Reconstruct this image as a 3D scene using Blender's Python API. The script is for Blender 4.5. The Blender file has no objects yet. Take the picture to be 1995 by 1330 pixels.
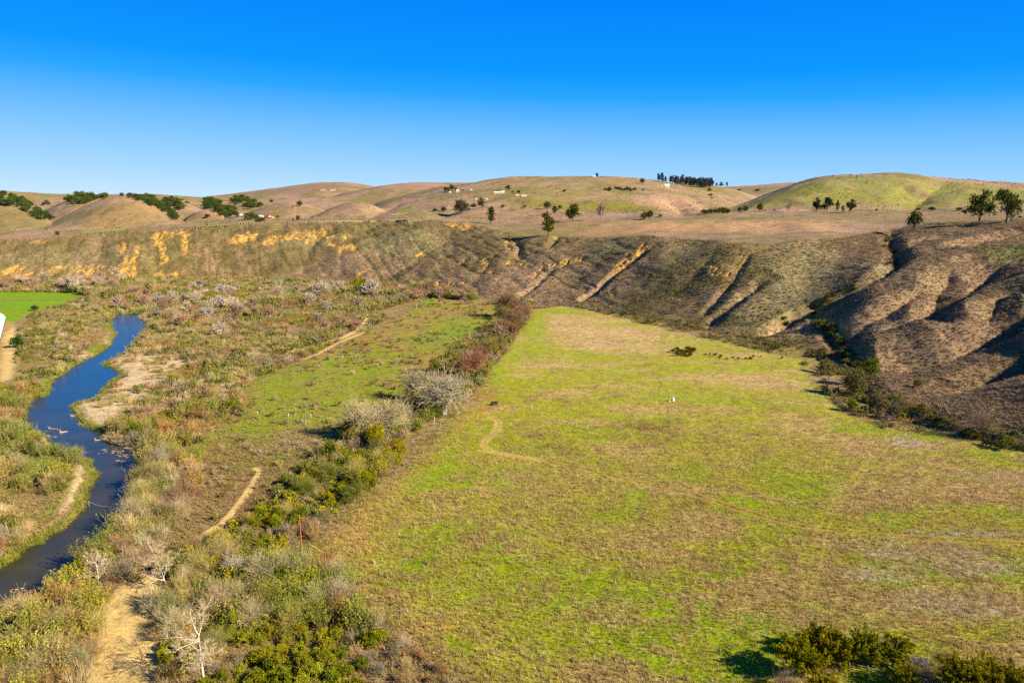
import bpy, math, random
import numpy as np
from mathutils import Matrix
rng = np.random.default_rng(7)
random.seed(7)
D = bpy.data
SC = bpy.context.scene
COL = SC.collection
# ---------------------------------------------------------------- camera model
PW, PH, FP = 1995.0, 1330.0, 1373.0
PITCH = math.radians(11.1)
CH = 80.0                               # height of the drone above the valley floor
CP, SP = math.cos(PITCH), math.sin(PITCH)
def ray(px, py):
    u = (px - PW/2)/FP; v = (PH/2 - py)/FP
    return np.array([u, CP + v*SP, -SP + v*CP])
def onz(px, py, z=0.0):                 # where a sight line meets the level z
    d = ray(px, py); k = (z - CH)/d[2]
    return np.array([d[0]*k, d[1]*k])
def atY(px, py, Y):
    d = ray(px, py); k = Y/d[1]
    return np.array([d[0]*k, Y, CH + d[2]*k])
def pxscale(x, y, z=0.0):               # metres per photo pixel at a place
    return (y*CP + (CH - z)*SP)/FP
# ---------------------------------------------------------------- noise in numpy
def vnoise(x, y, seed=0):
    xi = np.floor(x).astype(np.int64); yi = np.floor(y).astype(np.int64)
    fx = x - xi; fy = y - yi
    fx = fx*fx*(3 - 2*fx); fy = fy*fy*(3 - 2*fy)
    def h(a, b):
        n = (a*374761393 + b*668265263 + seed*1442695041) & 0xffffffff
        n = ((n ^ (n >> 13))*1274126177) & 0xffffffff
        n = (n ^ (n >> 16)) & 0xffff
        return n/65535.0
    a = h(xi, yi); b = h(xi+1, yi); c = h(xi, yi+1); d = h(xi+1, yi+1)
    return (a*(1-fx) + b*fx)*(1-fy) + (c*(1-fx) + d*fx)*fy
def fbm(x, y, sc, oct=4, seed=0, gain=0.5):
    s = 0; a = 1.0; tot = 0
    x = np.asarray(x, float)/sc; y = np.asarray(y, float)/sc
    for k in range(oct):
        s = s + a*vnoise(x + 17.3*k, y - 9.1*k, seed + k*31); tot += a
        a *= gain; x = x*2.03; y = y*2.03
    return s/tot                        # 0..1, mean .5
def sstep(a, b, x):
    t = np.clip((x - a)/(b - a), 0, 1); return t*t*(3 - 2*t)
# ---------------------------------------------------------------- terrain grid, columns t = X/Y, rows Y
tc = np.concatenate([np.linspace(-1.35, -0.87, 60), np.linspace(-0.865, 0.865, 880), np.linspace(0.87, 1.35, 60)])
ys = [55.0]
while ys[-1] < 9500:
    y = ys[-1]
    if y < 880: dy = min(max(y*y/80000.0, 0.45), 1.5)
    else: dy = 1.5 + (y - 880)*0.0042
    ys.append(y + dy)
yr = np.array(ys)
T, Y = np.meshgrid(tc, yr)
X = T*Y
NR, NC = X.shape
def curve(pts):                         # pts (px,py,Y) -> z(t), Y(t)
    a = np.array([atY(*p) for p in pts]); t = a[:, 0]/a[:, 1]
    o = np.argsort(t); return t[o], a[o, 1], a[o, 2]
# foot of the bluff (on the valley floor) and its rim
toe = [(-900,540),(-400,545),(0,545),(300,545),(500,543),(640,547),(720,557),(850,573),(930,583),(1000,590),(1060,593),(1150,606),
       (1300,630),(1400,652),(1500,670),(1580,684),(1640,715),(1680,770),(1750,803),(1850,838),(1995,880),(2200,950),(2500,1080)]
tp = np.array([onz(*p) for p in toe]); tt = tp[:, 0]/tp[:, 1]
TOE = np.interp(tc, tt, tp[:, 1])
rim = [(-900,470,830),(-400,470,850),(0,466,850),(100,462,850),(240,449,850),(370,446,860),(500,434,880),(700,432,900),(850,430,855),(930,434,800),
       (1000,460,740),(1060,460,715),(1150,461,670),(1300,462,600),(1400,471,560),(1500,474,530),(1600,466,540),(1700,456,580),
       (1750,449,600),(1850,438,600),(1995,433,570),(2200,428,520),(2500,420,480)]
a, b, c = curve(rim); RIM = np.interp(tc, a, b); RZ = np.interp(tc, a, c)
pl = [(-900,455,1000),(-300,452,1000),(0,452,1000),(300,441,1000),(600,428,1050),(800,424,1050),(950,420,1000),(1100,418,950),(1300,417,900),
      (1600,412,880),(1800,412,850),(2000,410,830),(2300,408,800),(2600,405,780)]
a, b, c = curve(pl); PY = np.interp(tc, a, b); PZ = np.interp(tc, a, c)
k9 = np.ones(25)/25
def soft(v): return np.convolve(np.pad(v, 12, mode='edge'), k9, mode='valid')
RIM = RIM + (fbm(tc*1000, tc*0, 45, 3, 91) - .5)*34*(tc < .3); RZ = RZ + (fbm(tc*1000, tc*0, 60, 3, 92) - .5)*4.0
TOE, RIM, RZ, PY, PZ = [soft(v) for v in (TOE, RIM, RZ, PY, PZ)]
s = (Y - TOE)/(RIM - TOE)
s = s + (fbm(X, Y, 60, 3, 5) - .5)*0.16*sstep(0.0, .15, s)*sstep(1.5, .9, s)
sc_ = np.clip(s, 0, 1)
expo = np.interp(tc, [-1.3, .42, .52, 1.3], [1.0, 1.0, .62, .50])
prof = 0.45*sc_**expo + 0.55*sstep(-.12, 1.05, sc_)**expo
p0 = 0.55*(sstep(-.12, 1.05, 0.0))**expo; prof = (prof - p0)/(1 - p0)
Z = np.where(s <= 0, 0, np.where(s < 1, RZ*np.clip(prof, 0, 1), RZ))
q = np.clip((Y - RIM)/(PY - RIM), 0, 1)
Z = np.where(s >= 1, RZ + (PZ - RZ)*q, Z)
base_far = PZ - 4*sstep(0, 500, Y - PY)
Z = np.where(Y > PY, base_far, Z)
def smax(a, b, k):
    h = np.clip(.5 + .5*(a - b)/k, 0, 1)
    return b*(1 - h) + a*h + k*h*(1 - h)
FAR = np.zeros_like(Z)
def hill(pts, Yr, w, wb=None, k=5.0, tag=0):
    global Z
    pts = list(pts)
    if pts[0][1] < 438 and pts[0][0] > -500: pts = [(pts[0][0] - 90 - Yr*.02, 452), (pts[0][0] - 45, (pts[0][1] + 440)/2)] + pts
    if pts[-1][1] < 438 and pts[-1][0] < 2100: pts = pts + [(pts[-1][0] + 45, (pts[-1][1] + 440)/2), (pts[-1][0] + 90 + Yr*.02, 452)]
    p = [(x, y, Yr) for x, y in pts]
    a, b, c = curve(p)
    zr = np.interp(tc, a, c, left=-60, right=-60); zr = soft(zr)
    d = Y - Yr
    wb_ = wb or w*.8
    f = np.where(d < 0, 1 + d/w, 1 - d/wb_)
    pr = np.where(f > 0, 1 - (1 - np.clip(f, 0, 1))**1.7, -1)
    basez = PZ - 4*sstep(0, 500, Y - PY)
    h = basez + (zr - basez)*pr
    h = h + (fbm(X, Y, 120 + Yr*.03, 4, tag + 3) - .5)*np.clip(h - basez, 0, 60)*.18
    h = np.where((pr < 0) | (zr < basez), -80, h)
    Z = np.where(h > -79, smax(h, Z, k), Z)
hill([(380,386),(450,377),(490,372),(530,366),(575,362),(600,357),(640,354),(690,355),(730,363),(770,372),(830,382)], 4300, 900, tag=1)
hill([(640,384),(700,370),(740,363),(780,358),(820,356),(860,357),(920,357),(960,358),(1010,368)], 3000, 800, tag=2)
hill([(1290,380),(1340,366),(1380,365),(1440,363),(1490,360),(1550,356),(1600,356),(1700,366)], 3300, 900, tag=3)
hill([(-900,362),(-300,364),(0,370),(60,376),(150,378),(240,378),(330,380),(380,385),(450,386),(520,387),(600,386),(700,384),(800,380),(870,373),(900,370)], 2300, 500, tag=4)
hill([(1200,358),(1290,358),(1340,360),(1390,362),(1430,369),(1480,384)], 2400, 420, tag=5)
hill([(740,392),(800,378),(850,367),(920,357),(960,352),(1000,348),(1100,345),(1200,345),(1250,347),(1290,353),(1330,362),(1380,376),(1420,394),(1460,414)], 1900, 860, tag=6)
hill([(1370,424),(1420,406),(1450,397),(1500,377),(1540,360),(1580,348),(1620,342),(1700,339),(1760,340),(1800,343),(1850,348),(1920,352),(1995,356),(2200,364),(2700,370)], 1380, 430, tag=7)
hill([(230,402),(270,395),(310,387),(350,390),(380,402),(400,414)], 1650, 200, tag=8)
hill([(50,430),(85,412),(110,398),(135,388),(160,386),(190,392),(230,406)], 1550, 220, tag=9)
hill([(-900,360),(-300,370),(-100,377),(0,385),(30,391),(60,403),(90,419),(110,434),(130,452)], 1280, 220, tag=10)
hill([(460,424),(490,411),(530,397),(570,391),(600,397),(630,408),(670,424)], 1500, 200, tag=11)
hill([(700,440),(740,428),(800,408),(850,400),(900,397),(950,397),(1010,404),(1060,412)], 1560, 330, tag=12)
hill([(330,446),(360,426),(385,406),(400,401),(415,408),(440,424),(470,438)], 1350, 160, tag=13)
hill([(570,440),(600,428),(640,406),(670,394),(700,391),(730,398),(760,412),(800,432)], 1260, 190, tag=14)
hill([(30,468),(80,448),(110,431),(145,410),(180,395),(210,386),(240,383),(270,389),(300,400),(330,416),(355,434),(390,452)], 1150, 150, 180, tag=15)
hill([(350,450),(400,437),(440,427),(480,422),(520,425),(560,434),(610,444)], 1010, 110, tag=16)
# gentle relief
bl = sstep(0.0, .15, s)*sstep(1.25, .95, s)
up = sstep(.95, 1.2, s)
Z = Z + bl*(fbm(X, Y, 30, 3, 11) - .5)*3.2 + up*((fbm(X, Y, 90, 4, 12) - .5)*4.5 + sstep(1.3, 1.8, s)*(fbm(X, Y, 34, 4, 15) - .5)*5.0)*sstep(6000, 1200, Y)
flat = 1 - sstep(0, .05, s)
Z = Z + flat*((fbm(X, Y, 40, 3, 13) - .5)*.7 + (fbm(X, Y, 5, 2, 14) - .5)*.25)

def zs_of(G, x, y):
    x = np.asarray(x, float); y = np.asarray(y, float)
    t = x/y
    i = np.clip(np.searchsorted(yr, y) - 1, 0, NR - 2); j = np.clip(np.searchsorted(tc, t) - 1, 0, NC - 2)
    fy = np.clip((y - yr[i])/(yr[i+1] - yr[i]), 0, 1); fx = np.clip((t - tc[j])/(tc[j+1] - tc[j]), 0, 1)
    return (G[i, j]*(1-fx) + G[i, j+1]*fx)*(1-fy) + (G[i+1, j]*(1-fx) + G[i+1, j+1]*fx)*fy
MARCH = np.exp(np.linspace(math.log(70), math.log(9000), 4000))
def hit(px, py):                        # where a sight line meets the land
    d = ray(px, py); k = MARCH/d[1]
    zr = CH + d[2]*k
    g = zs_of(Z, d[0]*k, MARCH)
    w = np.nonzero(zr < g)[0]
    if len(w) == 0: i = len(MARCH) - 1; return np.array([d[0]*k[i], MARCH[i], g[i]])
    i = max(w[0], 1); e0 = zr[i-1] - g[i-1]; e1 = zr[i] - g[i]
    f = e0/(e0 - e1 + 1e-9); yy = MARCH[i-1] + f*(MARCH[i] - MARCH[i-1])
    x = d[0]/d[1]*yy
    return np.array([x, yy, float(zs_of(Z, x, yy))])
def window(x0, x1, y0, y1):
    i0 = max(np.searchsorted(yr, y0) - 1, 0); i1 = min(np.searchsorted(yr, y1) + 1, NR)
    yl, yh = max(y0, 56), max(y1, 57)
    t0 = min(x0/yl, x0/yh); t1 = max(x1/yl, x1/yh)
    j0 = max(np.searchsorted(tc, t0) - 1, 0); j1 = min(np.searchsorted(tc, t1) + 1, NC)
    return slice(i0, i1), slice(j0, j1)
def segdist(x, y, P, closed=False):     # distance to polyline and running parameter
    best = np.full(x.shape, 1e9); par = np.zeros(x.shape)
    n = len(P) if closed else len(P) - 1
    for i in range(n):
        a = P[i]; b = P[(i+1) % len(P)]
        dx, dy = b[0]-a[0], b[1]-a[1]; L = dx*dx + dy*dy + 1e-9
        h = np.clip(((x-a[0])*dx + (y-a[1])*dy)/L, 0, 1)
        d = np.hypot(x - a[0] - h*dx, y - a[1] - h*dy)
        m = d < best; best = np.where(m, d, best); par = np.where(m, (i + h)/n, par)
    return best, par
def inpoly(x, y, P):
    r = np.zeros(x.shape, bool); n = len(P)
    for i in range(n):
        a = P[i]; b = P[(i+1) % n]
        c = ((a[1] > y) != (b[1] > y)) & (x < (b[0]-a[0])*(y - a[1])/(b[1]-a[1] + 1e-12) + a[0])
        r ^= c
    return r
def polymask(P, soft=0.0):
    P = np.array(P); m = np.zeros_like(Z)
    w = window(P[:, 0].min() - soft, P[:, 0].max() + soft, P[:, 1].min() - soft, P[:, 1].max() + soft)
    x, y = X[w], Y[w]
    ins = inpoly(x, y, P)
    if soft > 0:
        d, _ = segdist(x, y, P, True); d = np.where(ins, d, -d)
        d = d + (fbm(x, y, soft*3, 3, 77) - .5)*soft*1.6
        m[w] = sstep(-soft, soft, d)
    else: m[w] = ins
    return m
def linemask(P, hw, wob=.5):            # hw half width in metres
    P = np.array(P)[:, :2]; m = np.zeros_like(Z); b = hw*3
    w = window(P[:, 0].min() - b, P[:, 0].max() + b, P[:, 1].min() - b, P[:, 1].max() + b)
    x, y = X[w], Y[w]; d, _ = segdist(x, y, P)
    d = d*(1 + (fbm(x, y, hw*4, 3, 78) - .5)*wob)
    m[w] = sstep(hw*1.35, hw*.65, d); return m
def smooth_line(pts, n=6):              # Catmull-Rom through the points
    P = np.array(pts, float); P = np.vstack([2*P[0] - P[1], P, 2*P[-1] - P[-2]]); out = []
    for i in range(1, len(P) - 2):
        for k in range(n):
            t = k/n; a, b, c, d = P[i-1], P[i], P[i+1], P[i+2]
            out.append(.5*((2*b) + (-a+c)*t + (2*a-5*b+4*c-d)*t*t + (-a+3*b-3*c+d)*t**3))
    out.append(P[-2]); return np.array(out)
def gpts(l, z=0): return [onz(x, y, z) for x, y in l]
def blob(px, py, rx, ry, soft=.5, ground=False):
    if ground:
        c = onz(px, py); y0 = onz(px, py + ry)[1]; y1 = onz(px, max(py - ry, 420))[1]
    else:
        c = hit(px, py); y0 = hit(px, py + ry)[1]; y1 = hit(px, py - ry)[1]
    a = rx*pxscale(c[0], c[1]); b = min(max(abs(y1 - y0)/2, 1.0), 160); cy = c[1]
    m = np.zeros_like(Z)
    w = window(c[0] - a*1.6, c[0] + a*1.6, cy - b*1.6, cy + b*1.6)
    x, y = X[w], Y[w]
    r = np.hypot((x - c[0])/a, (y - cy)/b) + (fbm(x, y, max(a, b)*.6, 4, 90) - .5)*1.0
    m[w] = sstep(1 + soft*.6, 1 - soft, r); return m
# ---------------------------------------------------------------- gullies cut into the bluff
gul = [  # polyline in photo, depth, half width
 ([(1085,460),(1070,478)],4,7), ([(1000,470),(1012,492),(1020,500)],4,5),
 ([(1075,515),(1050,545),(1015,575),(985,592)],4,6),
 ([(1272,478),(1235,505),(1198,532),(1170,560),(1140,580)],8,6),
 ([(1400,485),(1370,520),(1330,560)],1.5,8),
 ([(1475,490),(1440,520),(1425,545),(1400,580),(1380,605)],3.5,6),
 ([(1500,540),(1450,575),(1410,605),(1380,632)],7,6.5),
 ([(1735,446),(1738,470),(1752,492),(1742,515),(1690,548),(1640,575),(1575,605),(1505,640)],11,9),
 ([(1590,600),(1545,615),(1490,645),(1450,650)],5,6),
 ([(905,440),(860,470),(800,505),(755,535)],5,26),
 ([(980,478),(950,510),(925,545),(930,575)],2.5,9),
 ([(1860,458),(1800,466),(1760,480)],5,8),
 ([(2160,440),(1995,448),(1930,462),(1868,478)],13,11),
 ([(1858,512),(1838,535),(1828,565),(1836,590)],11,11),
 ([(1975,498),(1920,520),(1875,548),(1830,572),(1770,595),(1700,622),(1650,652)],13,12.5),
 ([(1800,548),(1760,575),(1700,600),(1655,640)],8,9),
 ([(2080,550),(1975,588),(1900,612),(1840,632),(1780,655),(1720,685),(1655,702)],20,13.5),
 ([(2100,640),(1995,660),(1900,700),(1830,740),(1790,780)],18,19),
 ([(1600,640),(1632,660),(1650,700),(1690,745),(1725,775)],5,6),
 ([(1590,590),(1600,620),(1635,655)],5,6),
 ([(2060,560),(1990,548),(1955,556),(1935,575)],10,10),
 ([(620,450),(600,490),(590,530)],3,14), ([(300,465),(310,500),(320,530)],3,12), ([(120,470),(150,500),(180,530)],3,14),
 ([(440,450),(430,490),(440,530)],3,14),
 ([(1840,352),(1800,380),(1785,392),(1770,410)],9,22), ([(1760,360),(1790,385)],4,14),
 ([(1560,392),(1490,405),(1440,412)],4,20),
 ([(1295,388),(1320,400),(1345,415)],6,16), ([(1330,372),(1370,395),(1400,412)],6,20),
 ([(780,395),(740,410),(700,430)],4,14), ([(960,385),(890,405),(840,425)],4,16),
]
gw = []
for pts, dep, hw in gul:
    try: gw.append((smooth_line(np.array([hit(*p)[:2] for p in pts]), 5), dep, hw))
    except Exception as e: print('gully', e)
wam = 8 - 5*sstep(.40, .46, T); wx = X + (fbm(X, Y, 20, 3, 501) - .5)*wam; wy = Y + (fbm(X, Y, 20, 3, 502) - .5)*wam
for P, dep, hw in gw:
    b = hw*4
    hw, dep = (hw*.58, dep*.8) if hw < 12 else (hw, dep); w = window(P[:, 0].min() - b, P[:, 0].max() + b, P[:, 1].min() - b, P[:, 1].max() + b)
    d, par = segdist(wx[w], wy[w], P)
    taper = sstep(0, .15, par)*.75 + .25
    v = np.clip(1 - d/(hw*1.9), 0, 1)
    Z[w] = Z[w] - dep*taper*(0.65*v + .35*v*v)*np.clip(s[w]*6, .15, 1)
rgh = bl*sstep(.40, .50, T)
q1 = fbm(X*.85 + Y*.5, (Y*.85 - X*.5)*.33, 8, 3, 22); Z = Z + rgh*((1 - np.abs(2*q1 - 1)) - .6)*1.5 + rgh*(fbm(X, Y, 4.5, 2, 24) - .5)*1.3 + bl*(fbm(X*.8 + Y*.6, (Y*.8 - X*.6)*.4, 6, 3, 23) - .5)*1.3
# small parallel rills down the bluff
ril = 1 - np.abs(2*fbm(X*1.0 + Y*.45, Y*.22, 16, 3, 21) - 1)
Z = Z - bl*sstep(.75, 1.0, ril)*.9*sstep(.3, .1, T)
Z = np.where(s > .04, np.maximum(Z, .05), Z)
# ---------------------------------------------------------------- river
WZ = -1.2
Lb = [(230,612),(217,630),(224,640),(229,648),(224,664),(208,682),(180,697),(150,712),(112,738),(107,752),(100,768),(80,776),(62,788),(57,802),(56,818),(54,833),
      (62,845),(85,848),(103,853),(108,868),(140,886),(180,893),(191,905),(193,925),(189,950),(180,970),(165,995),(145,1020),(115,1042),(90,1060),(60,1068),(50,1082),(25,1098),(0,1110),(-60,1140),(-260,1230)]
Rb = [(-260,1330),(-60,1222),(0,1195),(25,1176),(60,1166),(85,1160),(105,1148),(128,1120),(158,1090),(192,1050),(212,1020),(235,1000),(238,980),(247,960),(248,945),(266,905),(272,882),
      (265,869),(250,868),(210,864),(198,856),(188,845),(160,830),(144,808),(137,792),(150,785),(178,774),(192,764),(212,744),(230,732),(222,722),(205,716),(196,708),(214,700),(235,690),(255,681),(263,668),(275,650),(284,633),(270,618),(262,612)]
RP = smooth_line(np.array([onz(x, y, WZ) for x, y in Lb + Rb]), 3)
w = window(RP[:, 0].min() - 30, RP[:, 0].max() + 30, RP[:, 1].min() - 30, RP[:, 1].max() + 30)
x, y = X[w], Y[w]
rd, _ = segdist(x, y, RP, True); rin = inpoly(x, y, RP)
sg = np.where(rin, -rd, rd) + (fbm(x, y, 7, 4, 95) - .5)*5.0 - 1.3; rin = sg < 0; rd = np.abs(sg)
RD = np.full_like(Z, 200.0); RD[w] = np.where(rin, -rd, rd)
zz = Z[w]
Z[w] = np.where(rin, WZ - .12 - np.minimum(rd*.22, 1.3), np.minimum(zz, WZ + .05 + rd*.30))
Z = np.where((RD > 4) & (s < .05), np.maximum(Z, -.9), Z)
def zs(x, y): return zs_of(Z, x, y)
def rdist(x, y): return zs_of(RD, x, y)
# ---------------------------------------------------------------- land cover (own colours of soil and grass)
KA = 0.62
def sl(c):
    c = np.array(c, float)/255.0
    return np.where(c < .04045, c/12.92, ((c + .055)/1.055)**2.4)*KA
C = np.empty((NR, NC, 3))
def mix(m, col):
    global C
    col = sl(col) if not isinstance(col, np.ndarray) else col
    C = C*(1 - m[..., None]) + col*m[..., None]
n1 = fbm(X, Y, 35, 5, 41); n2 = fbm(X, Y, 12, 4, 42); n3 = fbm(X, Y, 3.2, 3, 43); n4 = fbm(X, Y, 80, 4, 44); n5 = fbm(X, Y, 1.3, 2, 45)
def ns(n, a, b): return sstep(a, b, n)
# flood plain
C[:] = sl((160, 132, 84))
mix(ns(n2, .42, .6)*.8, (152, 118, 78)); mix(ns(n1, .5, .62)*.75, (140, 128, 50)); mix(ns(n3, .52, .7)*.6, (170, 144, 96))
mix(ns(n4, .52, .62)*ns(n2, .48, .6)*.6, (122, 132, 36))
bankgreen = sstep(11, 2, np.abs(RD))*ns(fbm(X, Y, 14, 3, 46), .40, .52)*sstep(-1, 1, RD)
mix(bankgreen*.9, (128, 140, 30)); mix(sstep(3.2, .8, RD)*sstep(-.5, .5, RD)*.8, (136, 128, 44))
# meadow
MEAD = gpts([(1045,603),(1005,660),(962,720),(938,770),(880,835),(800,905),(745,955),(690,1000),(645,1045),(655,1080),(700,1135),(765,1200),(835,1265),(905,1320),(990,1500),(2600,1500),(2600,1150),(2200,935),
      (1995,878),(1900,856),(1800,842),(1720,834),(1650,805),(1600,768),(1575,735),(1555,700),(1400,664),(1250,628),(1150,604),(1100,597)])
mm = polymask(MEAD, 4.5)
G1, G2, T1, T2, B1 = (160, 160, 26), (148, 164, 22), (196, 162, 96), (212, 182, 122), (150, 118, 66)
MC = np.empty((NR, NC, 3)); MC[:] = sl((168, 156, 44))
def mmix(m, col, a=1.0):
    global MC
    m = np.clip(m*a, 0, 1)[..., None]; MC = MC*(1 - m) + sl(col)*m
strk = fbm(X*.35 + Y*.1, Y, 9, 4, 47)            # stalks laid over by the wind
mmix(ns(n1, .42, .58), G1, .95); mmix(ns(n2, .50, .66)*ns(n4, .38, .55), G2, .85)
mmix(ns(strk, .52, .66), T1, .75); mmix(ns(n3, .56, .74), (164, 142, 66), .6); mmix(ns(fbm(X, Y, 7, 4, 48), .6, .72), B1, .65)
dry = [(1160,645,120,30,1.0),(1130,640,80,24,.9),(1200,660,90,20,.8),(1330,655,110,18,.5),(1500,690,120,16,.6),(1270,690,120,14,.5),(1060,705,90,16,.55),(1490,745,120,18,.8),(1600,760,40,26,.75),(1400,735,70,14,.5),(1240,755,60,12,.5),
  (1290,800,90,14,.5),(1420,800,60,10,.5),(1560,850,60,30,.6),(1680,880,50,30,.75),(1780,870,60,20,.55),(1850,920,110,36,.75),(1700,960,90,45,.6),(1950,960,90,60,.7),(1420,835,80,20,.35),
  (1250,890,60,22,.5),(1120,940,140,30,.35),(1020,1050,60,40,.35),(1560,1100,70,50,.5),(1500,1180,120,50,.35),(1750,1190,110,40,.6),(1900,1180,90,60,.6),(1650,1050,70,20,.4),(1800,1080,120,20,.4),(1180,1180,80,30,.3),(870,990,40,30,.3)]
for px, py, rx, ry, a in dry:
    b = blob(px, py, rx, ry, .8, True)
    mmix(b*(.25 + .75*ns(n2*.4 + n3*.3 + strk*.3, .42, .54)), T1 if a < .7 else (210, 166, 114), a)
    mmix(b*ns(n3, .52, .7), T2, a*.55)
    mmix(b*ns(n5*.5 + n2*.5, .54, .64), (124, 96, 58), a*.55)
grn = [(1040,640,26,40,.9),(990,690,24,30,.9),(960,730,24,22,.9),(1100,605,60,6,.9),(1250,632,90,5,.8),(1420,668,100,5,.8),(1530,690,50,6,.7),(860,830,36,30,1),(830,870,40,26,.95),(820,790,40,14,.8),
  (1620,770,36,36,.9),(1590,720,26,18,.8),(1660,835,60,12,.9),(1800,852,90,10,.8),(1950,880,90,10,.8),(1330,775,150,7,.75),(1500,785,90,8,.6),(1150,730,120,14,.45),(1530,930,90,44,.85),(1560,975,60,22,.7),(1340,915,60,26,.6),
  (1180,840,90,18,.4),(1100,1000,180,40,.45),(820,1060,80,60,.6),(960,1160,130,60,.4),(1180,1140,100,40,.55),(1780,1120,120,40,.9),(1700,1210,70,30,.7),(1960,1105,60,20,.6),(1450,1290,90,50,.8),(1500,1210,50,20,.5),
  (1880,935,50,10,.6),(1960,1000,60,14,.6),(1160,1250,160,40,.45),(860,1180,80,50,.45),(1060,880,60,14,.5),(780,920,60,24,.4),(1600,1010,40,10,.4)]
for px, py, rx, ry, a in grn:
    b = blob(px, py, rx, ry, .7, True)
    mmix(b*(.35 + .65*ns(n2*.5 + n3*.5, .36, .54)), G2, a*.95)
for px, py, rx, ry, a in [(1250,840,70,22,.6),(1080,870,40,10,.6),(1070,850,70,10,.4),(1290,830,22,6,.6),(1110,880,30,8,.7),(1020,1000,80,20,.3),(1380,985,60,8,.6),(1480,1003,40,4,.8),(1280,830,40,20,.3),(820,1085,50,30,.3)]:
    mmix(blob(px, py, rx, ry, .8, True)*ns(n3, .38, .55), (116, 88, 46), a)
for px, py, rx, ry, a in [(700,1010,40,50,.8),(690,1060,30,30,.8),(660,1030,24,16,.8),(760,970,40,22,.6),(840,880,20,40,.35),(860,1210,60,24,.6),(800,1240,50,40,.6),(930,800,30,20,.6),(760,1160,40,14,.6),(1000,900,60,10,.4),(720,1100,24,30,.5)]:
    mmix(blob(px, py, rx, ry, .8, True)*(.3+.7*ns(n3, .35, .6)), (202, 158, 72), a)
mmix(blob(1770,862,34,11,.7,True)*ns(n5, .42, .56), (206, 190, 172), .9)
LM = np.zeros_like(Z)
for px, py, rx, ry in [(1770,862,34,9),(1850,1045,130,10),(1900,1105,100,14),(1800,1075,110,14),(1960,930,60,10),(1700,1120,60,12),(1870,1180,120,20)]:
    LM = np.maximum(LM, blob(px, py, rx*1.1, ry*1.4, .8, True)); mmix(blob(px, py, rx, ry, .8, True)*ns(fbm(X*.3, Y, 1.6, 2, 88), .55, .7), (205, 180, 142), .8)
mmix(ns(n5*.6 + n3*.4, .54, .66), (136, 112, 50), .3); mmix(ns(fbm(X, Y, 2.2, 3, 84), .56, .68), (206, 182, 100), .22)
C = C*(1 - mm[..., None]) + MC*mm[..., None]
# second clearing between brush and tree line
CLEAR = gpts([(818,577),(870,582),(930,590),(988,600),(1005,632),(962,672),(880,722),(800,765),(760,800),(690,812),(640,838),(560,846),(480,862),(400,866),(385,845),(470,790),(540,735),(625,690),(705,650),(765,622),(800,602)])
mc = polymask(CLEAR, 10)
CC = np.empty((NR, NC, 3)); CC[:] = sl((160, 142, 56))
for m, col in [(ns(n1, .42, .55)*.9, (146, 146, 28)), (ns(n2, .42, .58)*.8, (166, 136, 66)), (ns(n3, .55, .7)*.6, (124, 96, 52)), (ns(n4, .5, .6)*.5, (134, 150, 24))]:
    CC = CC*(1 - m[..., None]) + sl(col)*m[..., None]
C = C*(1 - mc[..., None]) + CC*mc[..., None]
for px, py, rx, ry in [(840,585,30,9),(900,640,60,14),(850,655,60,8)]: mix(blob(px, py, rx, ry, .8, True)*.7*(s < .02), (120, 158, 18))
for px, py, rx, ry, a in [(420,880,90,30,.5),(590,640,130,26,.45),(470,660,90,20,.4)]: mix(blob(px, py, rx, ry, .9, True)*a*ns(n2, .4, .55), (150, 126, 60))
for px, py, rx, ry, a in [(420,930,130,60,.7),(470,990,60,40,.6),(520,960,50,50,.7),(380,930,70,40,.5)]: mix(blob(px, py, rx, ry, .9, True)*a*(.4+.6*ns(n3,.4,.6)), (138, 100, 66))
for px, py, rx, ry, a in [(20,840,60,30,.9),(70,905,60,30,.6),(60,870,40,16,.7),(105,665,12,40,.8),(120,985,12,30,.6)]: mix(blob(px, py, rx, ry, .9, True)*a, (118, 146, 24))
# sand and gravel
SAND = [[(214,700),(240,688),(292,690),(352,690),(366,712),(330,742),(300,768),(262,785),(232,800),(196,832),(160,812),(146,800),(152,790),(186,778),(228,748),(236,732),(226,716)],
        [(148,905),(165,908),(170,922),(166,945),(150,968),(136,985),(118,998),(118,985),(132,962),(140,940),(140,920)],
        [(118,640),(134,640),(150,680),(190,690),(150,700),(125,690)],[(205,655),(232,655),(225,668),(206,668)],[(270,615),(300,612),(296,628),(276,630)],[(318,650),(350,640),(352,650),(325,658)],[(370,640),(400,632),(398,642),(375,648)],
        [(470,690),(520,672),(510,690),(476,704)]]
SM = np.zeros_like(Z)
for i, P in enumerate(SAND): SM = np.maximum(SM, polymask(gpts(P), 1.6 if i == 1 else 3.0)*(1 if i == 1 else ns(n2*.6 + n3*.4, .35, .47)))
mix(SM*sstep(-.5, .8, RD), (218, 186, 134)); mix(SM*ns(n5, .5, .7)*.5, (182, 146, 100))
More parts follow.
